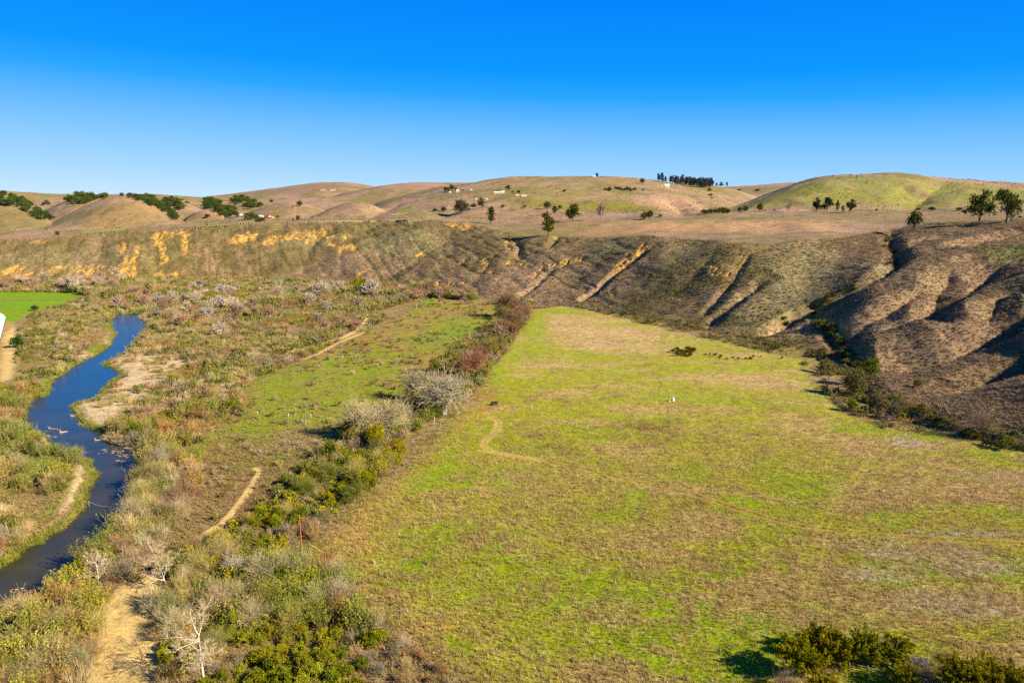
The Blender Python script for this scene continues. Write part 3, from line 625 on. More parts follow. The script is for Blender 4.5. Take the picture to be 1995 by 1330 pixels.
# ---------------------------------------------------------------- where shrubs grow
def samp(G, x, y):
    t = x/y; i = np.clip(np.searchsorted(yr, y), 0, NR-1); j = np.clip(np.searchsorted(tc, t), 0, NC-1); return G[i, j]
def poly(l): return np.array(gpts(l))
ZONES = [  # name, polygon in the photo, chance, kind weights (bare, willow, green), width range, bare colours
 ('on the left bank below the river bend', [(-400,760),(0,755),(60,752),(100,770),(62,786),(54,835),(100,855),(135,880),(178,900),(150,905),(130,950),(110,1000),(60,1040),(0,1085),(-400,1180)], .80, (.30,.45,.25), (3.4,7.2)),
 ('beside the lower river bank', [(-400,1240),(0,1195),(90,1172),(150,1120),(200,1062),(250,1080),(265,1110),(232,1150),(200,1200),(205,1260),(200,1330),(200,1600),(-400,1600)], .99, (.48,.36,.16), (3.8,7.4)),
 ('on the right bank of the river', [(236,990),(240,960),(268,905),(276,872),(330,880),(400,900),(380,960),(330,1040),(300,1090),(260,1110),(200,1062),(216,1024),(238,1003)], .98, (.30,.60,.10), (3.4,7.2)),
 ('in the brown weeds of the meadow edge', [(735,1250),(790,1240),(850,1290),(930,1400),(960,1600),(720,1600),(715,1330)], .97, (.93,.04,.03), (1.8,3.6)),
 ('in the dense evergreen thicket at the bottom edge', [(296,1290),(330,1250),(440,1240),(520,1225),(640,1225),(735,1250),(715,1330),(720,1600),(285,1600)], .99, (.14,.08,.78), (2.2,4.4)),
 ('among the soft green willows at the thicket corner', [(520,1105),(560,1085),(650,1085),(700,1150),(740,1240),(640,1225),(540,1220),(510,1160)], .99, (.2,.72,.08), (4.0,7.0)),
 ('in the golden-green thicket strip beside the sandy track', [(430,1040),(520,985),(545,950),(570,915),(690,900),(700,960),(650,1005),(560,1050),(480,1075)], .97, (.28,.14,.58), (2.4,4.6)),
 ('in the thicket below the meadow', [(296,1140),(340,1092),(420,1045),(520,985),(560,935),(620,885),(660,870),(770,862),(790,885),(745,930),(690,972),(650,1010),(618,1050),(640,1092),(700,1170),(760,1230),(830,1300),(880,1360),(930,1600),(285,1600),(290,1300)], .99, (.44,.27,.29), (3.0,6.8)),
 ('in the scrub between field and river', [(60,612),(128,592),(190,572),(150,620),(110,650),(112,700),(100,735),(20,748),(14,700),(30,660)], .90, (.30,.25,.45), (2.2,4.2)),
 ('in the tree line beside the meadow', [(660,865),(700,820),(800,780),(830,740),(880,690),(930,650),(975,610),(985,575),(1030,590),(1035,620),(990,680),(955,725),(930,765),(870,800),(800,850),(770,870)], .99, (.56,.2,.24), (4.0,7.2)),
 ('in the far wood along the bluff foot', [(-400,552),(0,552),(200,545),(500,545),(700,556),(860,566),(940,580),(900,592),(820,580),(760,600),(720,612),(600,600),(400,590),(230,590),(150,572),(-400,568)], .99, (.64,.29,.07), (5.2,10.0)),
 ('along the creek at the foot of the hill', [(1150,604),(1250,616),(1380,636),(1480,660),(1560,680),(1620,690),(1650,720),(1700,765),(1800,806),(1880,838),(2000,862),(2200,930),(2200,960),(1995,888),(1900,862),(1800,846),(1720,834),(1650,805),(1610,768),(1580,735),(1560,700),(1400,666),(1250,632)], .66, (.5,.22,.28), (2.4,5.0)),
 ('at the meadow edge under the bluff', [(960,588),(1100,592),(1250,616),(1250,624),(1100,600),(1000,604)], .6, (.7,.15,.15), (2.4,4.2)),
 ('on the gravel bar beside the river', [(214,690),(352,688),(366,712),(300,768),(262,785),(232,800),(196,832),(150,812),(146,795),(228,748)], .6, (.5,.4,.1), (2.2,5.0)),
 ('on the brown flat above the sandy track', [(330,880),(400,870),(520,870),(640,860),(640,880),(560,930),(520,985),(420,1030),(350,1050),(380,960)], .30, (.74,.14,.12), (1.8,3.6)),
 ('in the green clearing', CLEAR, .26, (.84,.13,.03), (1.4,4.6)),
 ('on the brown flood plain', [(190,560),(720,600),(760,622),(705,650),(625,690),(540,735),(470,790),(385,845),(400,866),(330,880),(276,880),(200,850),(300,768),(366,712),(352,690),(290,690),(240,690),(285,640),(265,612),(225,612),(110,760),(90,690),(150,620)], .95, (.64,.32,.04), (2.8,6.6)),
]
zp = [(n, (np.array(p) if n.endswith('clearing') else poly(p)), c, k, w) for n, p, c, k, w in ZONES]
cand = []
gy = 100.0
while gy < 800:
    st = 2.7 if gy < 170 else 2.7 if gy < 260 else 2.8 if gy < 420 else 3.2
    xs = np.arange(-.84*gy - 10, .84*gy + 10, st)
    cand.append(np.stack([xs + rng.uniform(-st, st, len(xs))*.55, np.full(len(xs), gy) + rng.uniform(-st, st, len(xs))*.55], 1)); gy += st
cand = np.concatenate(cand); cx, cy = cand[:, 0], np.maximum(cand[:, 1], 60)
zone = np.full(len(cx), -1)
for zi, (n, P, ch, kw, wr) in enumerate(zp):
    m = inpoly(cx, cy, P); zone[(zone < 0) & m] = zi
dn = fbm(cx, cy, 16, 3, 201); dn2 = fbm(cx, cy, 45, 2, 202); kn = fbm(cx, cy, 7, 2, 203); kn2 = fbm(cx, cy, 22, 2, 204)
dens = np.array([z[2] for z in zp] + [0])[zone]
dens = np.where(dens > .9, dens, dens*np.clip(.15 + 5.0*(dn - .37), .1, 1.35))
clr = samp(mc, cx, cy); ok = (zone >= 0) & (samp(RD, cx, cy) > .1) & (samp(TM, cx, cy) < .35) & (samp(fm, cx, cy) < .3) & (samp(s, cx, cy) < .05)
ok &= ~((samp(SM, cx, cy) > .5) & (rng.uniform(size=len(cx)) > .22))
ok &= (samp(mm, cx, cy) < .45)
isclr = np.array([z[0].endswith('clearing') for z in zp] + [False])[zone]
ok &= (clr < .3) | isclr | np.isin(zone, [i for i, z_ in enumerate(zp) if 'tree line' in z_[0]])
ok &= rng.uniform(size=len(cx)) < dens
# keep views of chosen trees and things free
KEEP = [(397,1322,2.5),(327,1147,2.5),(193,1142,2.2),(588,1072,4.0),(628,1070,3.5),(850,824,5),(560,812,3),(600,808,3),(505,808,2.5),(945,755,4)]
for px, py, r in KEEP:
    g = onz(px, py); ok &= np.hypot(cx - g[0], (cy - g[1] + r*.6)*.7) > r
cx, cy, zone, kn, kn2 = cx[ok], cy[ok], zone[ok], kn[ok], kn2[ok]
NB = len(cx); print('shrubs', NB)
kw = np.array([z[3] for z in zp])[zone]; u = np.clip((kn - .5)*2.0 + .5 + rng.uniform(-.28, .28, NB), 0, .999)
kind = np.where(u < kw[:, 0], 0, np.where(u < kw[:, 0] + kw[:, 1], 1, 2))
wd = np.array([z[4] for z in zp])[zone]; wid = wd[:, 0] + (wd[:, 1] - wd[:, 0])*rng.beta(1.3, 2.0, NB)
BARE = [('rust-brown', (168,130,82)), ('tan', (184,156,104)), ('grey-brown', (166,146,112)), ('reddish', (158,124,88)), ('pale straw', (194,170,120)), ('olive-brown', (162,146,82)), ('olive-tan', (176,156,92))]
WIL = [('yellow-green', (184,176,60)), ('tawny', (192,166,86)), ('olive', (166,156,72)), ('fresh green', (164,170,62)), ('straw-green', (188,174,96))]
GRN = [('olive green', (160,154,36)), ('deep green', (134,138,26)), ('golden green', (178,164,32)), ('dull green', (146,142,62))]
KN = [('leafless_shrub', 'leafless twiggy shrub', BARE, 1.15), ('willow_shrub', 'wispy upright willow shrub', WIL, 1.1), ('evergreen_shrub', 'dense leafy shrub', GRN, 1.05)]
PR = np.random.default_rng(11)
NEARM, FARP = {}, {}
for k in range(3):
    NEARM[k] = []; FARP[k] = []
    for v in range(5):
        if k == 0:
            P = bare_bush(PR, 70, 5, .0065); NEARM[k].append((mesh3('twigs', P, TWIG), None)); FARP[k].append([bare_bush(PR, 26, 3, .017)])
        elif k == 1:
            a, b = wand_bush(PR, 85, 16); NEARM[k].append((mesh3('wands', a, TWIG), mesh3('foliage', b, LEAF))); FARP[k].append([join(*wand_bush(PR, 14, 6, .10, .014))]*2)
        else:
            a = join(tubes([[0, 0, -.08, 0, 0, .10, .05, .03]], 5), bare_bush(PR, 14, 1, .012, L=(.3, .5), off=.0)); b = leafy(PR, 34, 46); NEARM[k].append((mesh3('stems', a, TWIG), mesh3('foliage', b, LEAF))); FARP[k].append([leafy(PR, 16, 6, .14, .15)]*2)
depth = cy*CP + CH*SP; app = wid/depth
cz = zs(cx, cy)
THZ = {i for i, z_ in enumerate(zp) if 'thicket' in z_[0] or 'tree line' in z_[0]}
def scatter(name, protos, pick, x, y, z, sx, sz, rot, cols, mat, kind='stuff', label=None):
    VV, FF, TT = [], [], []; off = 0
    for pi, (V, F, t) in enumerate(protos):
        m = np.nonzero(pick == pi)[0]
        if not len(m): continue
        c, s_ = np.cos(rot[m])[:, None], np.sin(rot[m])[:, None]
        vx = (V[None, :, 0]*c - V[None, :, 1]*s_)*sx[m][:, None] + x[m][:, None]; vy = (V[None, :, 0]*s_ + V[None, :, 1]*c)*sx[m][:, None] + y[m][:, None]; vz = V[None, :, 2]*sz[m][:, None] + z[m][:, None]
        VV.append(np.stack([vx, vy, vz], -1).reshape(-1, 3)); FF.append((F[None] + (np.arange(len(m))*len(V))[:, None, None] + off).reshape(-1, F.shape[1]))
        TT.append((t[None]*cols[m][:, None, :]).reshape(-1, 3)); off += len(m)*len(V)
    if not VV: return
    me = new_mesh(name, np.concatenate(VV), np.concatenate(FF), np.concatenate(TT), False, None, [mat])
    return link(name, me, kind=kind, label=label)
for k in range(3):
    nm, desc, pal, hk = KN[k]; I = np.nonzero(kind == k)[0]
    vis = np.abs((cx[I]/(cy[I]*CP + (CH)*SP))*FP) < 1010
    pyv = PH/2 - FP*((-CH*CP + cy[I]*SP))/(cy[I]*CP + CH*SP)
    order = I[np.argsort(-(app[I]*vis*(cy[I] > 96)))]; ind, rest = order[:285], order[285:]
    pc = np.clip((kn2*1.9 - .45)*len(pal) + rng.uniform(-.7, .7, NB), 0, len(pal) - .01).astype(int)
    grp = {0: 'leafless shrubs of the flood plain', 1: 'willow shrubs along the river', 2: 'evergreen shrubs of the thicket'}[k]
    for n_, i in enumerate(ind):
        v = int(rng.integers(5)); cname, c = pal[pc[i]]; zn = zp[zone[i]][0]
        if k == 2 and zone[i] not in THZ and cname in ('golden green', 'olive green'): cname, c = 'dull green', (140, 134, 62)
        if k == 1 and 'soft green' in zn: cname, c = 'soft green', (178, 180, 66)
        sz = 'big' if wid[i] > 3.9 else 'small' if wid[i] < 2.7 else 'mid-sized'
        a, b = NEARM[k][v]; hh = hk*rng.uniform(.75, 1.4)
        lab = f'{sz} {cname} {desc} {zn}'
        loc = (cx[i], cy[i], cz[i])
        if b is None:
            o = link(nm, a, loc=loc, label=lab, cat='shrub', group=grp); setcol(o, vj(c))
        else:
            o = D.objects.new(nm, None); COL.objects.link(o); o.location = loc; o['label'] = lab; o['category'] = 'shrub'; o['group'] = grp
            p1 = link('stems', a, o); setcol(p1, vj((150,124,92) if k else c)); p2 = link('foliage', b, o); setcol(p2, vj(c))
        o.scale = (wid[i], wid[i]*rng.uniform(.85, 1.15), wid[i]*hh); o.rotation_euler = (0, 0, rng.uniform(0, 6.28))
    if len(rest):
        pick = rng.integers(0, 5, len(rest)); protos = [FARP[k][v][0] for v in range(5)]
        cols = np.array([sl(vj(pal[pc[i]][1] if k < 2 or zone[i] in THZ else (138,130,66)))/KA*FOLK for i in rest]); w_ = wid[rest]
        scatter(['leafless_brush', 'willow_brush', 'evergreen_brush'][k], protos, pick, cx[rest], cy[rest], cz[rest], w_*1.1, w_*hk*rng.uniform(.75, 1.15, len(rest)), rng.uniform(0, 6.28, len(rest)), cols, LEAF if k else TWIG)
# ---------------------------------------------------------------- trees
def tree(name, label, base, height, trunk, crown, tcol, ccol, width=1.0, rot=None, lean=0.0, group=None, cat='tree', sink=.05):
    o = D.objects.new(name, None); COL.objects.link(o); o['label'] = label; o['category'] = cat
    if group: o['group'] = group
    o.location = (base[0], base[1], base[2] - sink*min(height*.1, 1)); o.scale = (height*width, height*width, height)
    o.rotation_euler = (0, lean, rng.uniform(0, 6.28) if rot is None else rot)
    a = link('trunk', trunk, o); setcol(a, tcol); b = link('crown', crown, o); setcol(b, ccol)
    return o
TR_ = np.random.default_rng(23)
def bare_tree(**k):
    t, c = grow(TR_, **k); c[:, 6:] = np.maximum(c[:, 6:], .0017); return mesh3('trunk', tubes(t, 5), BARK), mesh3('crown', tubes(c, 3, TR_.uniform(.85, 1.15, len(c))), TWIG)
SPREAD = [bare_tree(nch=(7, 6, 5, 4), L0=.15, r0=.024, spread=(26, 66), first=.55, up=.06, shrink=(.72, 1.0)) for _ in range(3)]      # broad cottonwoods
TALL = [bare_tree(nch=(12, 6, 5, 3), L0=.62, r0=.0125, spread=(40, 78), first=.28, up=.09, shrink=(.34, .55)) for _ in range(3)]   # one straight stem
VASE = [bare_tree(nch=(8, 5, 4, 3), L0=.16, r0=.020, spread=(16, 46), first=.2, up=.08, shrink=(.8, 1.3)) for _ in range(2)]     # many stems from the base
def far_bare():
    t, c = grow(TR_, nch=(8, 6, 5), L0=.26, r0=.022, spread=(30, 68), first=.4, shrink=(.6, .9))
    t[:, 6:] *= 1.3; c[:, 6:] *= 2.6; return mesh3('trunk', tubes(t, 4), BARK), mesh3('crown', tubes(c, 3, TR_.uniform(.85, 1.15, len(c))), TWIG)
FARB = [far_bare() for _ in range(4)]
def stick(pts, r0, r1): return np.array([[*pts[i], *pts[i+1], r0 + (r1 - r0)*i/(len(pts)-1), r0 + (r1 - r0)*(i+1)/(len(pts)-1)] for i in range(len(pts)-1)])
def leafy_tree(kind, n=26, per=36, ls=.05):
    R = TR_; S = []; cl = []
    if kind == 'oak':
        S.append(stick([(0,0,-.05),(.01,.02,.2),(.02,0,.42)], .055, .03))
        for i in range(6):
            a = i*1.05 + R.uniform(-.3, .3); S.append(stick([(.01,.01,.2),(.22*math.cos(a),.22*math.sin(a),.42),(.38*math.cos(a),.38*math.sin(a),.56)], .03, .01))
        cl = clumps(R, n, (.52,.52,.48), .42, .45); cr = .16
    elif kind == 'gum':                 # tall eucalyptus with separate tufted masses
        S.append(stick([(0,0,-.03),(.015,.01,.3),(-.01,.02,.6),(.0,0,.92)], .035, .010)); cl = []
        for i in range(n):
            z = R.uniform(.22, .97); a = R.uniform(0, 6.28); rr = R.uniform(.05, .30)*(1.15 - abs(z - .55)*1.3); cl.append((rr*math.cos(a), rr*math.sin(a), z))
            if i % 2 == 0: S.append(stick([(0, 0, max(z - .14, .15)), cl[-1]], .012, .005))
        cl = np.array(cl); cr = .11
    elif kind == 'gumfork':
        S.append(stick([(0,0,-.03),(.0,.01,.14),(.02,.0,.26)], .045, .03)); cl = []
        for i in range(9):
            a = i*.7 + R.uniform(-.2, .2); e = R.uniform(.12, .36); z = R.uniform(.36, .92); e *= 1.2 - abs(z - .55); S.append(stick([(.02,0,.22),(e*.5*math.cos(a), e*.5*math.sin(a), z*.62),(e*math.cos(a), e*math.sin(a), z)], .022, .006))
            for j in range(n//9 + 1): cl.append((e*math.cos(a) + R.normal()*.09, e*math.sin(a) + R.normal()*.09, z + R.normal()*.09))
        cl = np.array(cl); cr = .12
    elif kind == 'poplar':
        for i in range(5):
            a = i*1.3; S.append(stick([(.05*math.cos(a),.05*math.sin(a),-.03),(.12*math.cos(a),.12*math.sin(a),.4),(.18*math.cos(a),.18*math.sin(a),.8)], .018, .006))
        cl = np.stack([R.normal(size=n)*.17, R.normal(size=n)*.17, R.uniform(.22, .95, n)], 1); cr = .10
    elif kind == 'juniper':
        S.append(stick([(0,0,-.05),(.02,.03,.2),(-.01,.0,.6)], .045, .015)); cl = []
        for i in range(22):
            a = i*2.4 + R.uniform(-.3, .3); z = R.uniform(.10, .55); e = R.uniform(.28, .56)*(1.15 - z); rise = R.uniform(.12, .42); tip = np.array([e*math.cos(a), e*math.sin(a), z + rise]); b0 = np.array([0, 0, z*.8]); S.append(stick([b0, b0*.5 + tip*.5 - [0, 0, .03], tip], .016, .005))
            for j in range(n//22): f = R.uniform(.35, 1.08); cl.append(b0*(1 - f) + tip*f + R.normal(size=3)*.055*np.array([1, 1, .8]))
        cl = np.array(cl); cr = .06
    tn = np.repeat(R.uniform(.75, 1.25, len(cl)), per); P = np.repeat(cl, per, 0) + R.normal(size=(len(cl)*per, 3))*cr*.55*np.array([1, 1, .8])
    if kind == 'juniper': P = np.repeat(cl, per, 0) + (np.repeat(unit(cl*np.array([1, 1, .3]) + [0, 0, .15]), per, 0)*R.uniform(-.02, .09, (len(cl)*per, 1))) + R.normal(size=(len(cl)*per, 3))*.016
    P[:, 2] = np.maximum(P[:, 2], .02)
    return mesh3('trunk', tubes(np.concatenate(S), 5), BARK), mesh3('crown', leaves(P, ls, R, tn*R.uniform(.8, 1.2, len(tn)), up=np.array([0, 0, .3])), LEAF)
OAK = [leafy_tree('oak', 30, 22, .085) for _ in range(4)]; OAKBIG = leafy_tree('oak', 60, 44, .05)
GUM = [leafy_tree('gum', 30, 30, .065) for _ in range(4)]; GUMF = [leafy_tree('gumfork', 54, 36, .055) for _ in range(3)]
POP = leafy_tree('poplar', 34, 50, .045); JUN = [leafy_tree('juniper', 330, 24, .034) for _ in range(2)]
def vdist(p): return p[1]*CP + (CH - p[2])*SP
def put(name, label, px, py, hp, proto, tc_, cc, width=1.0, flat=False, **k):
    p = np.append(onz(px, py), 0) if flat else hit(px, py)
    if flat: p[2] = float(zs(p[0], p[1]))
    return tree(name, label, p, hp*vdist(p)/FP, proto[0], proto[1], tc_, cc, width, **k)
WHITE = (232,212,172); PALE = (206,180,142)
# trees of the near ground, each described on its own
put('cottonwood_tree', 'pale leafless cottonwood rising from the green thicket, nearest white trunk', 397, 1322, 152, TALL[0], WHITE, PALE, .95, flat=True, rot=.4)
put('cottonwood_tree', 'leaning white-trunked leafless cottonwood at the upper end of the sandy track', 327, 1147, 116, TALL[1], WHITE, PALE, .95, flat=True, lean=-.22, rot=0)
put('cottonwood_tree', 'straight white-trunked bare cottonwood between river bank and sandy track', 193, 1142, 88, TALL[2], WHITE, (206,182,142), 1.0, flat=True, rot=2)
put('cottonwood_tree', 'grey-white bare cottonwood at the top of the thicket', 457, 1128, 66, VASE[0], (222,206,180), (206,190,164), .9, flat=True, rot=1)
put('cottonwood_tree', 'fan-shaped bare pale tree in the thicket beside the grey-white cottonwood', 500, 1132, 76, VASE[1], (214,196,150), (204,182,132), .85, flat=True, rot=2)
put('cottonwood_tree', 'pinkish leafless tree spreading low in the thicket', 420, 1205, 84, VASE[0], (216,186,154), (200,166,130), 1.0, flat=True, rot=4)
put('cottonwood_tree', 'small bleached bare tree at the left of the thicket', 362, 1140, 50, VASE[1], WHITE, PALE, .8, flat=True, rot=5)
put('cottonwood_tree', 'broad leafless cottonwood behind the round yellow-green tree, left of the pair', 700, 858, 92, SPREAD[0], (226,206,160), (200,178,128), 1.05, flat=True, rot=.3)
put('cottonwood_tree', 'broad leafless cottonwood with forked limbs above the round yellow-green tree', 756, 842, 76, SPREAD[1], (224,204,150), (198,178,126), 1.05, flat=True, rot=2.0)
put('cottonwood_tree', 'big pale grey leafless cottonwood standing at the meadow edge with bright grass below', 866, 808, 106, SPREAD[2], (224,208,184), (194,176,140), 1.08, flat=True, rot=1.2)
put('cottonwood_tree', 'bare cottonwood with pale forked trunk just left of the biggest grey cottonwood', 818, 778, 72, SPREAD[0], (216,198,160), (180,164,122), .9, flat=True, rot=3.3)
put('cottonwood_tree', 'reddish-brown leafless tree at the meadow edge above the grey cottonwoods', 925, 737, 62, SPREAD[1], (190,142,108), (176,122,88), 1.0, flat=True, rot=4.1)
put('cottonwood_tree', 'green-tinged bare tree with thin trunk in the upper tree line', 958, 696, 52, SPREAD[2], (190,168,110), (156,138,66), .9, flat=True, rot=5)
put('willow_tree', 'round yellow-green leafy tree under the broad bare cottonwoods', 732, 872, 54, OAKBIG, (150,120,80), (176,160,16), .75, flat=True, rot=1)
put('evergreen_tree', 'dark green leafy tree left below the broad bare cottonwoods', 640, 893, 42, OAK[0], (190,170,120), (104,112,14), .75, flat=True, rot=2)
put('willow_tree', 'bright yellow-green tall leafy tree in the far wood below the bluff', 700, 578, 36, POP, (200,180,140), (156,158,10), .95, flat=True, rot=2)
put('evergreen_tree', 'round dark green tree beside the dirt road by the white tunnel', 35, 677, 24, OAK[1], (110,90,60), (60,84,22), 1.1, flat=True)
put('evergreen_tree', 'small dark tree at the corner of the bright green field', 68, 605, 12, OAK[2], (110,90,60), (66,84,30), 1.3, flat=True)
put('bare_tree', 'dark brown leafless tree standing high at the top of the tree line', 990, 618, 58, SPREAD[0], (120,92,66), (134,104,76), .9, flat=True)
put('bare_tree', 'brown leafless tree beside the curve of bright grass in the tree line', 1000, 648, 50, SPREAD[1], (130,104,78), (150,116,82), .9, flat=True)
put('bare_tree', 'olive-brown bare tree in the middle of the tree line', 965, 668, 40, SPREAD[2], (130,104,78), (142,124,66), .9, flat=True)
for i, (px, py, h, lab) in enumerate([(135,568,34,'pale forked leafless tree at the far edge of the bright field, left of two'), (156,570,36,'pale leafless tree at the far edge of the bright field, right of two'),
    (628,580,34,'white-stemmed bare tree in the far wood left of the yellow-green tree'), (612,578,28,'low white-stemmed bare tree in the far wood'), (727,582,40,'tall thin bare tree right of the yellow-green tree'), (545,580,26,'round pale bare tree in the far wood'),
    (430,657,30,'white bare tree with straight trunk on the brown flood plain'), (424,600,24,'whitish round bare tree near the head of the river, upper of a pair'), (410,622,24,'whitish round bare tree near the head of the river, lower of a pair'), (345,625,22,'pale bare tree beside the head of the river'),
    (440,575,22,'pale rounded bare tree behind the whitish pair'), (460,570,20,'faint grey bare tree behind the whitish pair'), (580,575,20,'brown bare tree in the far wood beside the dark scrub'), (735,578,26,'greyish bare tree right behind the yellow-green tree'), (660,572,26,'thin bare tree just left of the yellow-green tree'),
    (222,545,26,'dead white snag at the foot of the left bluff'), (240,548,18,'grey dead tree at the foot of the left bluff')]):
    put('bare_tree', lab, px, py, h*1.12, FARB[i % 4], (226,206,176), [(204,180,150),(192,164,128)][i % 2], 1.0, flat=True)
put('bare_tree', 'wide straw-coloured leafless tree at the foot of the right hill', 1908, 850, 62, VASE[1], (190,160,124), (184,150,112), 1.25, flat=True, rot=1)
for px, py, h, w, c, lab in [(1665,770,62,.85,(146,132,70),'grey-olive leafy tree casting the longest shadow onto the meadow edge'), (1695,752,44,.9,(120,132,40),'green leafy tree right behind the grey-olive tree at the meadow edge'), (1606,724,34,1.1,(150,132,76),'olive rounded tree at the mouth of the canyon'),
    (1600,696,26,1.1,(140,124,72),'smaller olive tree behind the rounded one at the canyon mouth'), (1660,800,30,1.0,(128,126,26),'yellow-green bushy tree in front of the grey-olive tree'), (1712,800,44,1.0,(140,122,78),'brownish leafy tree leaning at the creek below the hill'), (1740,812,34,1.1,(132,118,74),'grey-brown leafy tree right of the leaning one at the creek'),
    (1785,772,22,1.2,(140,136,60),'small pale green tree in the gully below the hill')]:
    put('creek_tree', lab, px, py, h, OAKBIG if h > 40 else OAK[int(h) % 4], (120,96,70), c, w*.8, flat=True, cat='tree')
for px, py, hp, w, i, cc, lab in [(1588,1272,62,1.15,1,(146,136,22),'juniper at the upper left of the lower right group, reaching into the meadow'), (1562,1318,88,1.1,0,(150,140,20),'gold-green juniper with the dark shadow falling left of it, lower right corner'), (1622,1292,72,1.1,1,(160,144,22),'second gold-green juniper from the left behind the rail fence'), (1676,1290,74,1.1,0,(138,134,22),'tallest olive juniper of the group behind the rail fence'), (1738,1298,66,1.1,1,(152,142,24),'juniper at the right end of the group by the rail fence'), (1760,1345,60,.9,1,(150,138,22),'small juniper right of the fence at the bottom edge'), (1600,1365,66,1.0,0,(176,150,22),'low golden juniper at the bottom edge left of the fence'),
    (1868,1362,92,1.1,0,(150,136,20),'rounded gold-green juniper right of the grey rock heap'), (1928,1368,92,1.1,1,(158,142,24),'juniper second from the right edge at the bottom'), (1990,1374,88,1.05,0,(146,134,22),'juniper cut by the lower right corner')]:
    put('juniper_tree', lab, px, py, hp, JUN[i], (120,96,66), cc, w, flat=True, rot=rng.uniform(0, 6))
put('bare_bush', 'bleached pinkish bare bush at the left foot of the lower right junipers', 1530, 1345, 56, VASE[0], (206,170,136), (196,158,124), 1.1, flat=True, cat='bush')
put('bare_bush', 'grey-brown bare bush between the junipers and the grey rocks', 1805, 1345, 74, VASE[1], (150,130,100), (160,136,100), 1.0, flat=True, cat='bush')
put('bare_bush', 'tan feathery bush on the meadow side of the grey rocks', 1828, 1300, 44, VASE[0], (170,144,100), (176,150,96), 1.1, flat=True, cat='bush')
put('dry_plant', 'spiky pale dry plant at the edge of the thicket', 785, 1262, 34, VASE[1], (206,180,140), (206,180,140), 1.3, flat=True, cat='plant')
